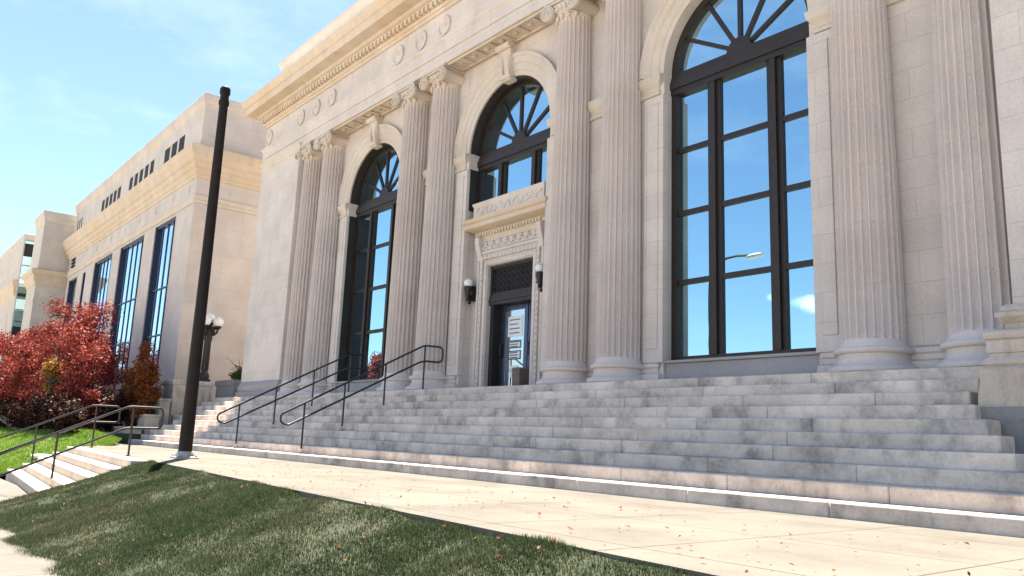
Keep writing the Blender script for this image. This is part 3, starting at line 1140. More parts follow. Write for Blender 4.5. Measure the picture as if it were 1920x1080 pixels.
mb.rect_loft(-1.40, 1.40, 0.12, 0.7, [(0.0, 4.20), (0.03, 4.22), (0.04, 4.30), (0.07, 4.32), (0.08, 4.44), (0.14, 4.48), (0.32, 4.53), (0.34, 4.55), (0.34, 4.66), (0.36, 4.67), (0.40, 4.75), (0.41, 4.79), (0.1, 4.83)])
hood = sp(mb, 'hood', BOUNCED, angle=40)
mb = MB()
teeth(mb, -1.42, 1.42, 0.075, 0.125, 4.33, 4.415, 4.435, DB - 0.005, DB + 0.055)
mb.build('dentils', BOUNCED, hood, smooth=False)
for s in (-1, 1):                            # consoles at the ends
    mb = MB()
    v = []
    for y, z in ((0.13, 3.62), (0.06, 3.66), (0.05, 3.80), (-0.02, 4.0), (-0.06, 4.16), (-0.06, 4.30), (0.13, 4.30)):
        v.append((y + DB, z))
    x0, x1 = s * 1.30 - 0.09, s * 1.30 + 0.09
    n = len(v)
    mb.add([(x0, y, z) for y, z in v] + [(x1, y, z) for y, z in v], [tuple(range(n)), tuple(range(2 * n - 1, n - 1, -1))] + [(i, (i + 1) % n, n + (i + 1) % n, n + i) for i in range(n)])
    mb.build('console', LIME, hood, bevel=0.01)
mb = MB()                                   # carved stone above the hood
mb.rect_loft(-1.50, 1.50, -0.06, 0.55, [(0.02, 4.78), (0.02, 4.86), (0.0, 4.88), (0.0, 5.20), (0.03, 5.24), (0.03, 5.30), (-0.1, 5.34)])
tab = sp(mb, 'tablet', LIME, angle=40)
mb = MB()
pts = []
for i in range(121):                         # a shallow running scroll cut across the stone
    q = i / 120
    pts.append((-1.36 + 2.72 * q + 0.05 * math.sin(q * 90), DB - 0.058, 5.04 + 0.085 * math.sin(q * 52) + 0.02 * math.sin(q * 131)))
mb.tube(pts, [0.03 + 0.012 * math.sin(i * 0.7) for i in range(121)], 6)
mb.build('carving', LIME, tab)

# transom grille, lintel, door
gr = empty('transom_grille', (0, 0.5, 2.62), parent=bld)
mb = MB()
zz0, zz1 = 2.62, 3.45
mb.box(-OP + 0.002, OP - 0.002, 0.66, 0.72, zz0, zz1)
mb.build('backing', DARK, gr, smooth=False, loc=(0, -0.5, -2.62))
mb = MB()
for x in (-OP + 0.05, OP - 0.05): mb.box(x - 0.045, x + 0.045, 0.56, 0.655, zz0, zz1)
for z in (zz0 + 0.04, zz1 - 0.04): mb.box(-OP + 0.1, OP - 0.1, 0.56, 0.655, z - 0.04, z + 0.035)
for r_ in range(4):
    for c_ in range(9):
        xa = -OP + 0.19 + c_ * 0.19; za = zz0 + 0.17 + r_ * 0.165
        mb.tube([(xa + 0.085 * math.cos(q * math.pi / 6), 0.60, za + 0.075 * math.sin(q * math.pi / 6)) for q in range(12)], 0.014, 5, True)
        bar(mb, xa - 0.09, za - 0.08, xa + 0.09, za + 0.08, 0.016, 0.59, 0.61)
mb.build('lattice', IRON, gr, loc=(0, -0.5, -2.62))
mb = MB()
mb.box(-OP + 0.002, OP - 0.002, 0.54, 0.94, 2.36, 2.615)
mb.box(-OP + 0.004, OP - 0.004, 0.51, 0.55, 2.45, 2.52)
mb.build('door_lintel', BRONZE, bld, bevel=0.01)
dr = empty('door', (0, 0.9, 0), parent=bld)
mb = MB()
mb.box(-OP + 0.002, -0.80, 0.60, 1.2, 0, 2.36)
mb.box(-0.80, -0.74, 0.84, 0.98, 0, 2.36)
mb.build('side_panel', DARK, dr, bevel=0.006, loc=(0, -0.9, 0))
mb = MB()
mb.box(-0.74, -0.60, 0.86, 0.95, 0.0, 2.36)
mb.box(0.20, 0.34, 0.86, 0.95, 0.0, 2.36)
mb.box(-0.60, 0.20, 0.86, 0.95, 2.22, 2.36)
mb.box(-0.60, 0.20, 0.86, 0.95, 0.0, 0.16)
mb.box(0.40, 0.46, 0.84, 0.98, 0.0, 2.36)
mb.build('door_frame', BLUEF, dr, bevel=0.008, loc=(0, -0.9, 0))
mb = MB()
mb.box(-0.60, 0.20, 0.895, 0.91, 0.16, 2.22)
mb.build('door_glass', GLASSD, dr, smooth=False, loc=(0, -0.9, 0))
mb = MB()
mb.box(0.46, OP - 0.01, 0.87, 0.885, 0.0, 2.36)
mb.build('sidelight_glass', glass_mat('blue_sidelight_glass', (0.5, 0.65, 0.9), 0.6, (0.05, 0.08, 0.16)), dr, smooth=False, loc=(0, -0.9, 0))
mb = MB()
for x in (-0.66, 0.50):
    mb = MB()
    mb.tube([(x, 0.86, 0.95), (x, 0.76, 0.98), (x, 0.76, 1.28), (x, 0.86, 1.31)], 0.025, 8)
    mb.box(x - 0.05, x + 0.05, 0.845, 0.862, 0.92, 1.34)
    mb.build('handle', IRON, dr, loc=(0, -0.9, 0))
for (x0, x1, z0, z1, rows, mt) in ((-0.50, 0.10, 1.50, 2.05, 4, WHITEP), (-0.44, 0.06, 1.18, 1.40, 3, WHITEP), (-0.44, 0.06, 0.88, 1.12, 3, WHITEP), (-0.36, -0.02, 0.40, 0.72, 4, WHITEP)):
    mb = MB(); mb.box(x0, x1, 0.886, 0.893, z0, z1)
    nt_ = mb.build('notice', mt, dr, smooth=False, loc=(0, -0.9, 0))
    mb = MB()
    if rows == 3 or rows == 9:
        for a, b_, c_, d_ in ((x0, x1, z1 - 0.03, z1), (x0, x1, z0, z0 + 0.03), (x0, x0 + 0.03, z0 + 0.03, z1 - 0.03), (x1 - 0.03, x1, z0 + 0.03, z1 - 0.03)):
            mb.box(a, b_, 0.881, 0.8855, c_, d_)
    if rows == 4 and z1 < 1: rows = 1
    for i in range(rows):
        z = z1 - (z1 - z0) * (i + 0.8) / (rows + 0.6)
        mb.box(x0 + 0.06, x1 - random.uniform(0.06, 0.2), 0.882, 0.8855, z - 0.013, z + 0.013)
    mb.build('print_lines', INK, nt_, smooth=False)

# ================================================================== lamps beside the door
def wall_lamp(x, label):
    o = empty('wall_lamp', (x, 0.42, 2.86), label, 'lamp', 'lamps beside the door')
    mb = MB()
    mb.box(-0.09, 0.09, -0.05, 0.08, -0.32, 0.10)
    mb.sphere((0.10, -0.10, -0.10), 0.06, 10, 6)
    mb.sphere((-0.10, -0.10, -0.10), 0.06, 10, 6)
    mb.tube([(-0.16, -0.12, -0.16), (0, -0.16, -0.12), (0.16, -0.12, -0.16)], 0.035, 8)
    mb.tube([(0, -0.04, -0.22), (0, -0.11, -0.28), (0, -0.17, -0.18), (0, -0.17, -0.02)], 0.035, 8)
    mb.tube([(0, -0.04, 0.02), (0, -0.14, -0.04), (0, -0.17, -0.04)], 0.025, 8)
    mb.lathe([(0.02, -0.34), (0.05, -0.30), (0.05, -0.22), (0.10, -0.06), (0.11, 0.02), (0.11, 0.05), (0.08, 0.08)], 16, (0, -0.17))
    mb.sphere((0.0, -0.10, -0.38), 0.05, 10, 6)
    mb.build('bracket', IRON, o, bevel=0.006)
    mb = MB()
    mb.lathe([(0.07, 0.07), (0.115, 0.11), (0.128, 0.17), (0.11, 0.24), (0.06, 0.28), (0.02, 0.29), (0.015, 0.32), (0.001, 0.33)], 20, (0, -0.17))
    mb.build('globe', OPAL, o)


wall_lamp(-1.56, 'white glass wall lamp on black bracket left of the doorway')
wall_lamp(1.46, 'white glass wall lamp on black bracket between the doorway and fluted column')

# bin at the door
bn = empty('litter_bin', (0.72, 0.34, 0.0), 'plain brown square litter bin standing in front of the glass door', 'bin')
mb = MB(); mb.rect_loft(-0.145, 0.145, -0.14, 0.14, [(-0.01, 0.0), (0.0, 0.02), (0.005, 0.50)])
mb.build('body', BINM, bn, bevel=0.015)
mb = MB(); mb.rect_loft(-0.15, 0.15, -0.145, 0.145, [(0.0, 0.50), (0.008, 0.51), (0.008, 0.55), (-0.04, 0.575)])
mb.build('lid', BINM, bn, bevel=0.01)

# ================================================================== pedestals at the ends of the steps
rp = empty('pedestal', (13.7, -1.0, -0.58), 'weathered stone pedestal with moulded cap at the right end of the steps', 'pedestal', 'stone pedestals flanking the steps')
def rbuild(mb, name, mat, par, ofs, **k):
    return mb.build(name, mat, par, loc=tuple(-a for a in ofs), **k)
mb = MB()
mb.rect_loft(12.25, 15.6, -1.84, -0.6, [(0.02, -0.80), (0.03, -0.60), (0.02, -0.45), (0.0, -0.30), (0.0, -0.14), (-0.03, -0.115)])
rbuild(mb, 'block', PED, rp, (13.7, -1.0, -0.58), bevel=0.02)
mb = MB()
mb.rect_loft(12.42, 15.3, -1.60, -0.65, [(0.13, -0.12), (0.13, -0.09), (0.16, -0.06), (0.13, 0.0), (0.09, 0.04), (0.085, 0.075), (0.11, 0.08), (0.115, 0.235), (0.095, 0.24), (0.13, 0.26), (0.145, 0.30), (0.13, 0.345), (0.09, 0.37)])
rbuild(mb, 'base_course', PED, rp, (13.7, -1.0, -0.58), bevel=0.008)
mb = MB()
mb.rect_loft(12.42, 15.3, -1.60, -0.65, [(-0.06, 0.36), (-0.06, 0.46), (-0.03, 0.48), (0.0, 0.52), (0.02, 0.54), (0.025, 0.60), (-0.03, 0.615), (-0.03, 0.66), (-0.07, 0.71)])
rbuild(mb, 'cap', PED, rp, (13.7, -1.0, -0.58), bevel=0.008)

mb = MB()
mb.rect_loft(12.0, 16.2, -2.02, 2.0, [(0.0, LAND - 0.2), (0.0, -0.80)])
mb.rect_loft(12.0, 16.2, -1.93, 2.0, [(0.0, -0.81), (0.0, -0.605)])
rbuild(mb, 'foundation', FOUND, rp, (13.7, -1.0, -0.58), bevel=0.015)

lp = empty('pedestal', (-18.3, -1.6, -0.7), 'plain pale stone pedestal at the left end of the steps beside the orange shrub', 'pedestal', 'stone pedestals flanking the steps')
mb = MB()
mb.rect_loft(-19.0, -17.66, -2.5, -0.95, [(0.04, -1.9), (0.04, -0.9), (0.0, -0.82), (0.0, 0.45)])
rbuild(mb, 'block', PED, lp, (-18.3, -1.6, -0.7), bevel=0.02)
mb = MB()
mb.rect_loft(-19.0, -17.66, -2.5, -0.95, [(0.0, 0.44), (0.03, 0.47), (0.04, 0.50), (0.04, 0.62), (0.0, 0.66)])
rbuild(mb, 'cap', PED, lp, (-18.3, -1.6, -0.7), bevel=0.01)
plw = MB()
plw.rect_loft(-17.6, -15.66, -0.80, 0.6, [(0.0, -0.2), (0.0, 0.45), (0.05, 0.50), (0.06, 0.55), (0.06, 0.68), (0.0, 0.72)])
tag(plw.build('planter_wall', PLANTST, bevel=0.01, angle=40), 'dark stone low planter wall between the end pier and left pedestal', 'planter')
# stepped stone blocks beside it
for i, (x0, x1, y0, y1, zt) in enumerate(((-18.3, -17.3, -3.05, -2.65, -0.15), (-17.7, -16.6, -3.7, -3.2, -0.8), (-18.2, -16.4, -4.4, -3.85, -1.3))):
    mb = MB(); mb.rect_loft(x0, x1, y0, y1, [(0, -1.92), (0, zt - 0.10), (0.03, zt - 0.08), (0.03, zt)])
    tag(mb.build('stone_block', PED, bevel=0.03), ('tallest rough stone block beside the low pedestal', 'middle rough stone block stepping down beside the orange shrub', 'lowest rough stone block at the foot of the steps')[i], 'stone block', 'stepped stone blocks')

# ================================================================== globe lamp post
lpo = empty('lamp_post', (-18.2, -1.15, 0.655), 'black cast lamp post with a cluster of white globes', 'lamp post')
mb = MB()
def flr(i, k, r): return r * (1 - 0.06 * (k % 2))
mb.lathe([(0.24, 0.0), (0.24, 0.10), (0.17, 0.14), (0.19, 0.22), (0.14, 0.34), (0.11, 0.40), (0.13, 0.45), (0.125, 1.50), (0.15, 1.56), (0.16, 1.62), (0.14, 1.68), (0.24, 1.86), (0.16, 1.95), (0.05, 2.1)], 24, (0, 0), flr)
mb.build('post', IRON, lpo, angle=50)
lpo.scale = (1.16, 1.16, 1.16)
mb = MB()
for k in range(4):
    a = math.pi / 4 + k * math.pi / 2
    c_, s_ = math.cos(a), math.sin(a)
    mb.tube([(0.05 * c_, 0.05 * s_, 1.78), (0.2 * c_, 0.2 * s_, 1.72), (0.31 * c_, 0.31 * s_, 1.82), (0.33 * c_, 0.33 * s_, 1.98)], 0.04, 8)
    mb.lathe([(0.05, 1.93), (0.12, 2.0), (0.13, 2.05), (0.09, 2.07)], 14, (0.33 * c_, 0.33 * s_))
mb.lathe([(0.05, 2.05), (0.12, 2.14), (0.13, 2.18), (0.09, 2.2)], 14)
mb.build('arms', IRON, lpo)
for k in range(5):
    a = math.pi / 4 + k * math.pi / 2
    c_ = (0.33 * math.cos(a), 0.33 * math.sin(a), 2.20) if k < 4 else (0, 0, 2.34)
    mb = MB(); mb.sphere(c_, 0.19, 20, 12)
    mb.build('globe', OPAL, lpo)

# ================================================================== tall dark pole on the landing
pl = empty('light_pole', (-2.55, -6.65, LAND), 'tall dark brown metal pole on the pavement left of the steps', 'pole')
mb = MB()
HP = 8.86
n = 20
prof = [(0.150 - 0.052 * i / n, 0.05 + (HP - 0.05) * i / n) for i in range(n + 1)]
mb.lathe(prof, 20)
mb.build('shaft', POLEM, pl, angle=40)
mb = MB()
mb.rect_loft(-0.24, 0.24, -0.24, 0.24, [(0, 0.0), (0, 0.035), (-0.02, 0.045)])
mb.lathe([(0.2, 0.045), (0.2, 0.09), (0.175, 0.13), (0.155, 0.16)], 20)
for sx in (-1, 1):
    for sy in (-1, 1):
        mb.lathe([(0.03, 0.045), (0.03, 0.09), (0.015, 0.1)], 8, (sx * 0.19, sy * 0.19))
mb.build('base_plate', ALU, pl)
mb = MB()
mb.lathe([(0.10, HP - 0.45), (0.122, HP - 0.43), (0.122, HP - 0.33), (0.102, HP - 0.31), (0.102, HP - 0.16), (0.125, HP - 0.14), (0.125, HP - 0.02), (0.10, HP + 0.03), (0.05, HP + 0.06), (0.001, HP + 0.07)], 20)
mb.build('cap', POLEM, pl, angle=40)
mb = MB()
mb.rect_loft(-0.06, 0.06, -0.012, 0.012, [(0, 0.55), (0, 0.80)])
for z in (0.575, 0.775): mb.lathe([(0.012, z - 0.008), (0.012, z + 0.008)], 6, (0, -0.014))
o = mb.build('hand_hole_cover', POLEM, pl, bevel=0.006); o.location = (0.105, -0.105, 0); o.rotation_euler = (0, 0, math.pi / 4)
o.location = (0.103, -0.103, 0)

# ================================================================== handrails
def fillet(pts, r=0.13, n=5):
    P = [Vector(p) for p in pts]
    out_ = [P[0]]
    for i in range(1, len(P) - 1):
        a, b_, c_ = P[i - 1], P[i], P[i + 1]
        d1 = (a - b_); d2 = (c_ - b_)
        rr = min(r, d1.length * 0.45, d2.length * 0.45)
        p1 = b_ + d1.normalized() * rr; p2 = b_ + d2.normalized() * rr
        for k in range(n + 1):
            q = k / n
            out_.append(p1 * (1 - q) ** 2 + b_ * 2 * q * (1 - q) + p2 * q * q)
    out_.append(P[-1])
    return out_


def stair_rail(x, label):
    o = empty('handrail', (x, -2.6, -0.85), label, 'handrail', 'black pipe handrails on the granite steps')
    ofs = (0, 2.6, 0.85)
    loop = [(0, -0.66, 1.225), (0, -0.05, 1.235), (0, -0.05, 0.81), (0, -0.70, 0.795), (0, -4.44, -1.10), (0, -4.62, -1.02), (0, -4.62, -0.84), (0, -0.66, 1.225)]
    mb = MB()
    # closed loop: start in the middle of the upper run
    pts = [(0, -2.0, 0.527)] + loop[:7] + [(0, -2.0, 0.527)]
    pts = fillet(pts, 0.14)
    mb.tube(pts[:-1], 0.026, 8, True)
    mb.build('rails', RAILM, o, loc=ofs)
    for y, zb in ((-0.64, 0.0), (-1.83, -RISE * 2 - 0.05), (-2.98, -RISE * 5 - 0.05), (-4.03, -RISE * 8 - 0.05)):
        zt = 1.225 + (y + 0.66) * 0.524
        if y > -0.66: zt = 1.225
        mb = MB()
        mb.tube([(0, y, zb - 0.03), (0, y, zt)], 0.025, 8)
        k_ = int(max(0, math.ceil((SY0 - y) / TREAD - 1e-6))); k_ = 0 if y > SY0 else int((SY0 - y) / TREAD) + 1
        ztread = -RISE * k_
        mb.lathe([(0.055, ztread), (0.055, ztread + 0.012), (0.03, ztread + 0.02)], 10, (0, y))
        mb.v = [(a, b_, max(c, ztread - 0.02)) if c < ztread else (a, b_, c) for a, b_, c in mb.v]
        mb.build('post', RAILM, o, loc=ofs)
    return o


stair_rail(-2.2, 'black pipe handrail on the steps nearest the doorway')
stair_rail(-6.4, 'black pipe handrail on the steps rising toward the left arched window')


def low_rail(x, y0, zt, label):
    """handrail of the lower flight, upper end at y0"""
    o = empty('handrail', (x, y0 - 1.2, LAND), label, 'handrail', 'black pipe handrails of the lower flight')
    ofs = (0, -(y0 - 1.2), -LAND)
    sl = 0.46
    run = 3.4
    zl = zt - 0.47
    pts = [(0, y0 + 0.75, zt), (0, y0 + 0.75, zl), (0, y0, zl - 0.01), (0, y0 - run, zl - run * sl), (0, y0 - run - 0.16, zl - run * sl + 0.1),
           (0, y0 - run - 0.16, zt - run * sl - 0.06), (0, y0, zt)]
    pts = fillet([(0, y0 + 0.2, zt)] + pts[0:7] + [(0, y0 + 0.2, zt)], 0.12)
    mb = MB(); mb.tube(pts[:-1], 0.025, 8, True)
    mb.build('rails', RAILM, o, loc=ofs)
    for dy in (0.1, -1.38, -2.75):
        y = y0 + dy
        top = zt if dy > 0 else zt + dy * sl
        k_ = max(0, int((skew(x) - y) / 0.36 + 1e-6) + (1 if y < skew(x) else 0))
        gz = LAND if k_ == 0 else LAND - 0.165 * min(5, k_ - 1)
        if y < skew(x) - 1.8: gz = -2.76
        mb = MB()
        mb.tube([(0, y, gz - 0.0), (0, y, top)], 0.024, 8)
        mb.lathe([(0.05, gz), (0.05, gz + 0.012), (0.03, gz + 0.02)], 10, (0, y))
        mb.build('post', RAILM, o, loc=ofs)


low_rail(-3.6, -7.66, -0.815, 'black pipe handrail of the lower flight beside the tall pole')
low_rail(-10.0, -7.02, -0.70, 'black pipe handrail of the lower flight along the lawn edge')

# ================================================================== left wing
YW = -1.6
wing = empty('office_wing', (-34, YW, LAND), 'long pale stone wing with tall blue mullioned windows behind the red trees', 'building')
wo = (34, -YW, -LAND)
XR, XL = -20.74, -47.7
wins = [(-26.65, -23.3, 0.9, 8.82), (-33.4, -28.6, 0.9, 8.82), (-39.65, -35.2, 0.9, 8.85), (-42.7, -41.85, 2.0, 8.6), (-47.0, -44.35, 0.9, 8.6)]
slits = []
for a, b_, n in ((-26.75, -23.25, 3), (-33.5, -28.3, 5), (-40.0, -35.1, 5), (-47.1, -45.2, 3)):
    p_ = (b_ - a) / n
    for i in range(n):
        w_ = 0.74 if n == 5 else 0.92
        if b_ - a < 2: w_ = 0.36
        xm = a + p_ * (i + 0.5)
        slits.append((xm - w_ / 2, xm + w_ / 2, 11.80, 13.02))
mb = MB()
wall_holes(mb, XL, XR, -3.2, 14.0, wins + slits, YW, YW + 0.55)
mb.build('wall', WINGS, wing, smooth=False, loc=wo)
mb = MB(); mb.box(XL, XR - 0.003, YW + 0.551, 20, -3.2, 14.0)
mb.build('body', WINGS, wing, smooth=False, loc=wo)
mb = MB()
mb.rect_loft(XL, XR, YW, 20, [(-0.01, 10.15), (0.05, 10.18), (0.07, 10.30), (0.14, 10.36), (0.16, 10.56), (0.24, 10.62), (0.27, 10.84), (0.38, 10.92), (0.42, 11.18), (0.50, 11.26), (0.54, 11.44), (0.56, 11.58), (0.0, 11.68)])
mb.build('cornice', BOUNCED, wing, angle=35, loc=wo)
mb = MB()
mb.rect_loft(XL, XR, YW, 20, [(-0.01, 8.93), (0.05, 8.95), (0.09, 9.08), (0.05, 9.12), (0.05, 9.22), (0.10, 9.27), (0.10, 9.33), (-0.01, 9.38)])
mb.build('belt_course', TRIM, wing, angle=35, loc=wo)
mb = MB()
mb.rect_loft(XL, XR, YW, 20, [(-0.01, 13.62), (0.04, 13.66), (0.06, 13.84), (0.12, 13.9), (0.14, 14.25), (0.10, 14.32)])
mb.build('parapet', TRIM, wing, angle=35, loc=wo)
first = None
for x0, x1, z0, z1 in slits:
    e = empty('slit_window', (x0, YW, z0), parent=wing); e.location = (x0 + 34, 0.0, z0 - LAND)
    mb = MB(); w_ = x1 - x0
    mb.box(0.002, w_ - 0.002, 0.02, 0.06, 0.002, z1 - z0 - 0.002)
    mb.build('pane', DARK, e, smooth=False)
for i, (x0, x1, z0, z1) in enumerate(wins):
    e = empty('tall_window', (x0, YW, z0), parent=wing); e.location = (x0 + 34, 0, z0 - LAND)
    w_, h_ = x1 - x0, z1 - z0
    mb = MB(); mb.box(0.002, w_ - 0.002, 0.20, 0.22, 0.002, h_ - 0.002)
    mb.build('glass', GLASSW, e, smooth=False)
    mb = MB()
    nm = {0: 3, 1: 5, 2: 5, 3: 1, 4: 3}[i]
    mb.box(0.003, 0.14, 0.03, 0.198, 0.003, h_ - 0.003)
    mb.box(w_ - 0.10, w_ - 0.003, 0.10, 0.198, 0.003, h_ - 0.003)
    mb.box(0.14, w_ - 0.10, 0.08, 0.198, h_ - 0.14, h_ - 0.003)
    for k in range(1, nm + (1 if i in (0,) else 0)):
        xm = w_ * k / (nm + (1 if i == 0 else 0))
        mb.box(xm - 0.05, xm + 0.05, 0.165, 0.198, 0.003, h_ - 0.14)
    for zz in (2.2, 4.55):
        mb.box(0.14, w_ - 0.10, 0.15, 0.197, zz - 0.035, zz + 0.035)
    mb.build('frame', plain('blue_black_mullion_%d' % i, (0.012, 0.018, 0.04), 0.4, 0.3), e)
# small carved tiles in the frieze
mb = MB()
for x in (-21.7, -24.0, -26.9, -29.9, -32.8, -36.0, -39.5, -43.2):
    mb = MB()
    mb.rect_loft(x - 0.18, x + 0.18, YW - 0.012, YW + 0.1, [(0.0, 9.58), (0.0, 10.0)])
    mb.box(x - 0.05, x + 0.05, YW - 0.04, YW - 0.011, 9.62, 9.96)
    mb.build('frieze_tile', TRIM, wing, bevel=0.01, loc=wo)
mb = MB()
for i, z in enumerate((9.48, 9.72, 9.96)):
    mb = MB()
    mb.box(-46.6, -45.7, YW - 0.10, YW - 0.003, z, z + 0.13)
    mb.build('vent_slat', DARK, wing, smooth=False, loc=wo)

# pavilion that steps forward at the far end of the wing
pv = empty('end_pavilion', (-50, -3.4, LAND), 'taller blank stone block stepping forward at the far end of the wing', 'building')
po = (50, 3.4, -LAND)
mb = MB(); mb.box(-51.6, -48.2, -3.45, 16, -3.2, 13.3)
mb.build('wall', FAR, pv, bevel=0.02, loc=po)
mb = MB()
mb.rect_loft(-51.6, -48.2, -3.45, 16, [(-0.01, 12.8), (0.05, 12.85), (0.06, 13.1), (0.14, 13.2), (0.16, 13.62), (0.0, 13.66)])
mb.build('parapet', TRIM, pv, angle=35, loc=po)
mb = MB()
mb.rect_loft(-51.6, -48.2, -3.45, 16, [(-0.01, 8.2), (0.05, 8.24), (0.08, 8.4), (0.20, 8.6), (0.24, 8.9), (0.36, 9.0), (0.40, 9.3), (0.0, 9.4)])
mb.build('cornice', BOUNCED, pv, angle=35, loc=po)
mb = MB()
mb.rect_loft(-51.6, -48.2, -3.45, 16, [(-0.01, 7.05), (0.04, 7.08), (0.05, 7.2), (-0.01, 7.24)])
mb.build('belt_course', TRIM, pv, angle=35, loc=po)

YB, XB = -3.80, -53.9
fb = empty('far_building', (-60, YB, LAND), 'lower far stone building with a teal glass strip at its corner', 'building')
fo = (60, -YB, -LAND)
ZB = 12.75
mb = MB(); mb.box(-110, XB, YB, 16, -3.2, ZB)
mb.build('wall', FAR, fb, bevel=0.02, loc=fo)
mb = MB(); mb.rect_loft(-110, XB - 0.4, YB, 15, [(-0.01, 8.0), (0.06, 8.05), (0.15, 8.3), (0.2, 8.7), (0.34, 8.9), (0.36, 9.2), (0.0, 9.3)])
mb.build('cornice', BOUNCED, fb, angle=35, loc=fo)
mb = MB(); mb.rect_loft(-110, XB, YB, 15, [(-0.01, ZB - 0.3), (0.05, ZB - 0.25), (0.06, ZB + 0.1), (0.0, ZB + 0.15)])
mb.build('parapet', TRIM, fb, angle=35, loc=fo)
mb = MB(); mb.box(XB + 0.003, XB + 0.10, YB + 0.06, YB + 1.2, -1.9, ZB - 0.4)
gl = mb.build('glass_strip', GLASST, fb, smooth=False, loc=fo)
for z0, z1 in ((11.1, 12.1), (4.8, 5.7), (8.0, 8.25), (2.0, 2.4)):
    mb = MB()
    mb.box(XB + 0.02, XB + 0.13, YB + 0.08, YB + 1.2, z0, z1)
    mb.build('spandrel', DARK, gl, smooth=False)
for z in (10.4, 9.4, 7.0, 6.1, 3.8):
    mb = MB()
    mb.box(XB + 0.02, XB + 0.13, YB + 0.08, YB + 1.2, z - 0.03, z + 0.03)
    mb.build('transom_bar', BLUEF, gl, smooth=False)
for x in (-57.5, -61.5, -65.5, -69.5, -73.5, -77.5):
    mb = MB()
    mb.rect_loft(x - 1.2, x + 1.2, YB - 0.03, YB + 0.1, [(0, 2.0), (0, 6.8)])
    mb.build('relief_panel', TRIM, fb, bevel=0.02, loc=fo)

# ================================================================== trees and shrubs
def crown(blobs, n, size, jitter=0.0):
    """leaf points spread through a set of overlapping uneven lumps (centre, radii, weight)"""
    P, N = [], []
    w = np.array([b_[2] if len(b_) > 2 else 1.0 for b_ in blobs]); w = w / w.sum()
    cnt = rng.multinomial(n, w)
    for (c, r, *_), k in zip(blobs, cnt):
        d = rng.normal(size=(k, 3)); d /= np.linalg.norm(d, axis=1, keepdims=True)
        rad = rng.uniform(0.25, 1.0, k) ** 0.45
        lump = 1 + 0.22 * np.sin(d[:, 0] * 5 + c[0]) * np.sin(d[:, 1] * 6 + c[1]) + 0.18 * np.sin(d[:, 2] * 9 + c[0] * 3) + rng.normal(size=k) * 0.07
        p = np.array(c) + d * np.array(r) * (rad * lump)[:, None]
        # break the lump into sprays: pull points toward random twig tips
        m_ = max(6, k // 26)
        tips = p[rng.integers(0, k, m_)]
        idx = rng.integers(0, m_, k)
        p = p * 0.45 + (tips[idx] + rng.normal(size=(k, 3)) * 0.13 * np.mean(r)) * 0.55
        P.append(p)
        nn_ = d * 0.6 + rng.normal(size=(k, 3)) * 0.8 + np.array([0, 0, 0.5])
        N.append(nn_ / np.linalg.norm(nn_, axis=1, keepdims=True))
    return np.concatenate(P), np.concatenate(N)


def rand_blobs(cx_, cy_, cz_, rx, ry, rz, n, br):
    out_ = []
    for _ in range(n):
        d = rng.normal(size=3); d /= np.linalg.norm(d)
        q = rng.uniform(0.2, 0.85)
        s_ = rng.uniform(0.7, 1.25) * br
        out_.append(((cx_ + d[0] * rx * q, cy_ + d[1] * ry * q, cz_ + d[2] * rz * q), (s_ * 1.1, s_ * 1.1, s_ * 0.85), s_ ** 2))
    return out_


def tree(name, loc, label, cat, mat, blobs, n, size, stems, group=None):
    o = empty(name, loc, label, cat, group)
    P, N = crown(blobs, n, size)
    L = np.array(loc)
    leaves('crown', mat, o, P - L, N, size, rng.uniform(0, 1, len(P)))
    mb = MB()
    for s in range(stems):
        tgt = Vector(blobs[s % len(blobs)][0]) - Vector(loc)
        b0 = Vector((random.uniform(-.12, .12), random.uniform(-.12, .12), -0.15))
        mid = b0.lerp(tgt, 0.45) + Vector((random.uniform(-.25, .25), random.uniform(-.25, .25), 0.25))
        r0 = 0.09 if stems > 4 else 0.06
        mb.tube([b0, b0.lerp(mid, 0.5), mid, mid.lerp(tgt, 0.6), tgt], [r0, r0 * .85, r0 * .6, r0 * .35, r0 * .12], 7)
        for q in range(3):
            a = mid.lerp(tgt, random.uniform(0.1, 0.8))
            e = a + Vector((random.uniform(-.7, .7), random.uniform(-.6, .6), random.uniform(.2, .8)))
            mb.tube([a, a.lerp(e, .5) + Vector((0, 0, .08)), e], [r0 * .35, r0 * .25, r0 * .08], 5)
    mb.build('trunk', BARK, o)
    return o


def red_blobs(x0, x1, top, yc):
    # lumps from the ground up to a top line top(x)
    out_ = []
    x = x0
    while x < x1:
        t_ = top(x)
        z = -0.9
        while z < t_ - 0.45:
            s_ = rng.uniform(0.55, 0.95)
            out_.append(((x + rng.uniform(-.35, .35), yc + rng.uniform(-.9, .9), min(z, t_ - s_ * 0.75)), (s_ * 1.1, s_ * 1.1, s_ * 0.9), s_ ** 2))
            z += 0.8
        x += 0.72
    return out_


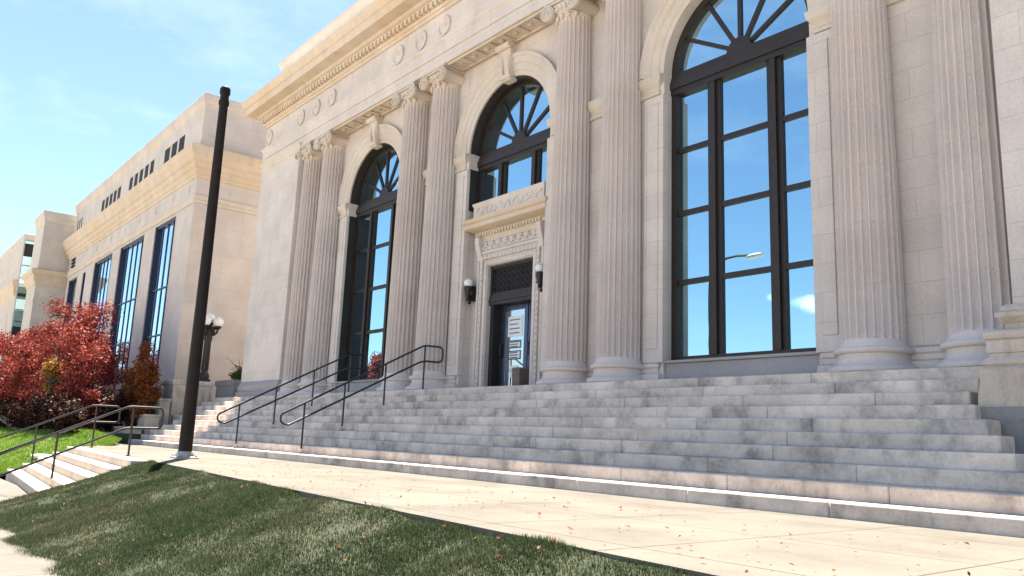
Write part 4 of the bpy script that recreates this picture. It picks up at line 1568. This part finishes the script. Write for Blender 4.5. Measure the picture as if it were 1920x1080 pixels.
tree('maple_tree', (-24.6, -4.8, -1.55), 'tall red autumn tree in front of the blue mullioned windows', 'tree', LEAF_RED,
     red_blobs(-28.4, -19.9, lambda x: 4.6 - (0.50 * (x + 24.8) if x > -24.8 else 0.36 * (-24.8 - x)) + 0.25 * math.sin(x * 3.1), -4.8), 36000, 0.056, 18, 'red autumn trees')
tree('maple_tree', (-35.0, -5.0, -1.55), 'broad dark red autumn tree at the left edge by the far building', 'tree', LEAF_RED,
     red_blobs(-47.0, -28.4, lambda x: 3.7 - 0.03 * (x + 30) + 0.45 * math.sin(x * 1.3), -5.0), 50000, 0.066, 22, 'red autumn trees')
tree('shrub', (-18.9, -3.5, -1.55), 'orange brown autumn shrub beside the pale left pedestal', 'shrub', LEAF_ORANGE,
     [((-20.3 + 0.45 * q + random.uniform(-.2, .2), -3.4 + random.uniform(-.3, .3), z_), (.55, .5, .5), .3) for q in range(7) for z_ in (-0.7, 0.0, 0.55 + 0.35 * math.sin(q * 2.3))] + [((-19.4, -3.4, 1.5), (.3, .3, .8), .25), ((-18.6, -3.4, 1.6), (.25, .25, .6), .12), ((-17.6, -3.3, 0.9), (.4, .3, .5), .2)], 11000, 0.058, 9)
tree('shrub', (-22.9, -5.85, -1.55), 'gold yellow leaved shrub low in front of the red tree', 'shrub', LEAF_GOLD,
     rand_blobs(-22.9, -5.8, 0.75, 0.55, 0.3, 0.65, 7, 0.42), 2600, 0.055, 5)
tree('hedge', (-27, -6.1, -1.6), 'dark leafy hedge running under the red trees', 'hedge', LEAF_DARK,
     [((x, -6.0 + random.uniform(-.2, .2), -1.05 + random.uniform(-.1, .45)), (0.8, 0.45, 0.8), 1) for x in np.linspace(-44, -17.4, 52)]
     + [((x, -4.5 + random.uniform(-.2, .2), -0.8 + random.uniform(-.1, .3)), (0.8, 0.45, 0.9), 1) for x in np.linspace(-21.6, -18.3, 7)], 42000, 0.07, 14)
tree('shrub', (-16.6, -0.2, 0.66), 'small green shrub growing in the planter by the end pier', 'shrub', LEAF_GREEN,
     rand_blobs(-16.5, -0.2, 0.95, 0.7, 0.35, 0.25, 7, 0.28), 2200, 0.045, 3)

# stake and flat stone on the lawn
st = MB(); st.rect_loft(-0.10, 0.10, -0.05, 0.05, [(0.03, 0), (0.02, 0.35), (-0.02, 0.62), (-0.05, 0.66)])
o = st.build('marker_post', WHITES, bevel=0.01); o.location = (-33.2, -5.6, float(lawn_z(-33.2, -5.6)) - 0.03)
tag(o, 'short white marker post at the back of the lawn', 'post')
st = MB(); st.rect_loft(-0.55, 0.55, -0.22, 0.22, [(0.0, 0), (0.03, 0.04), (0.02, 0.10), (-0.1, 0.13)])
o = st.build('flat_stone', WHITES, bevel=0.02); o.location = (-12.6, -7.6, float(lawn_z(-12.6, -7.6)) - 0.01); o.rotation_euler = (0, 0, 0.2)
tag(o, 'flat white stone lying on the lawn by the lower handrail', 'stone')

# ================================================================== across the street: what the windows mirror
sl = empty('street_lamp', (-7.75, -18.4, -2.95), 'galvanised street lamp across the road mirrored in the big window', 'street lamp')
mb = MB()
mb.lathe([(0.16, 0.0), (0.16, 0.3), (0.11, 0.35), (0.07, 9.6), (0.05, 9.9)], 14)
mb.tube([(0, 0, 9.7), (0.05, 0, 10.2), (0.45, 0, 10.62), (1.0, 0, 10.85), (1.6, 0, 10.9), (2.2, 0, 10.84)], 0.06, 8)
mb.build('pole', IRON, sl)
mb = MB(); mb.sphere((0, 0, 0), 0.5, 14, 8, 0.30)
o = mb.build('lamp_head', ALU, sl); o.location = (2.6, 0, 10.74); o.scale = (1.0, 0.42, 0.8)
tree('street_tree', (-58.5, -29, -3.0), 'dark red street tree across the road mirrored in the left window', 'tree', LEAF_RED,
     rand_blobs(-58.5, -29, 4.6, 3.0, 3.0, 3.4, 16, 1.2), 7000, 0.17, 8)
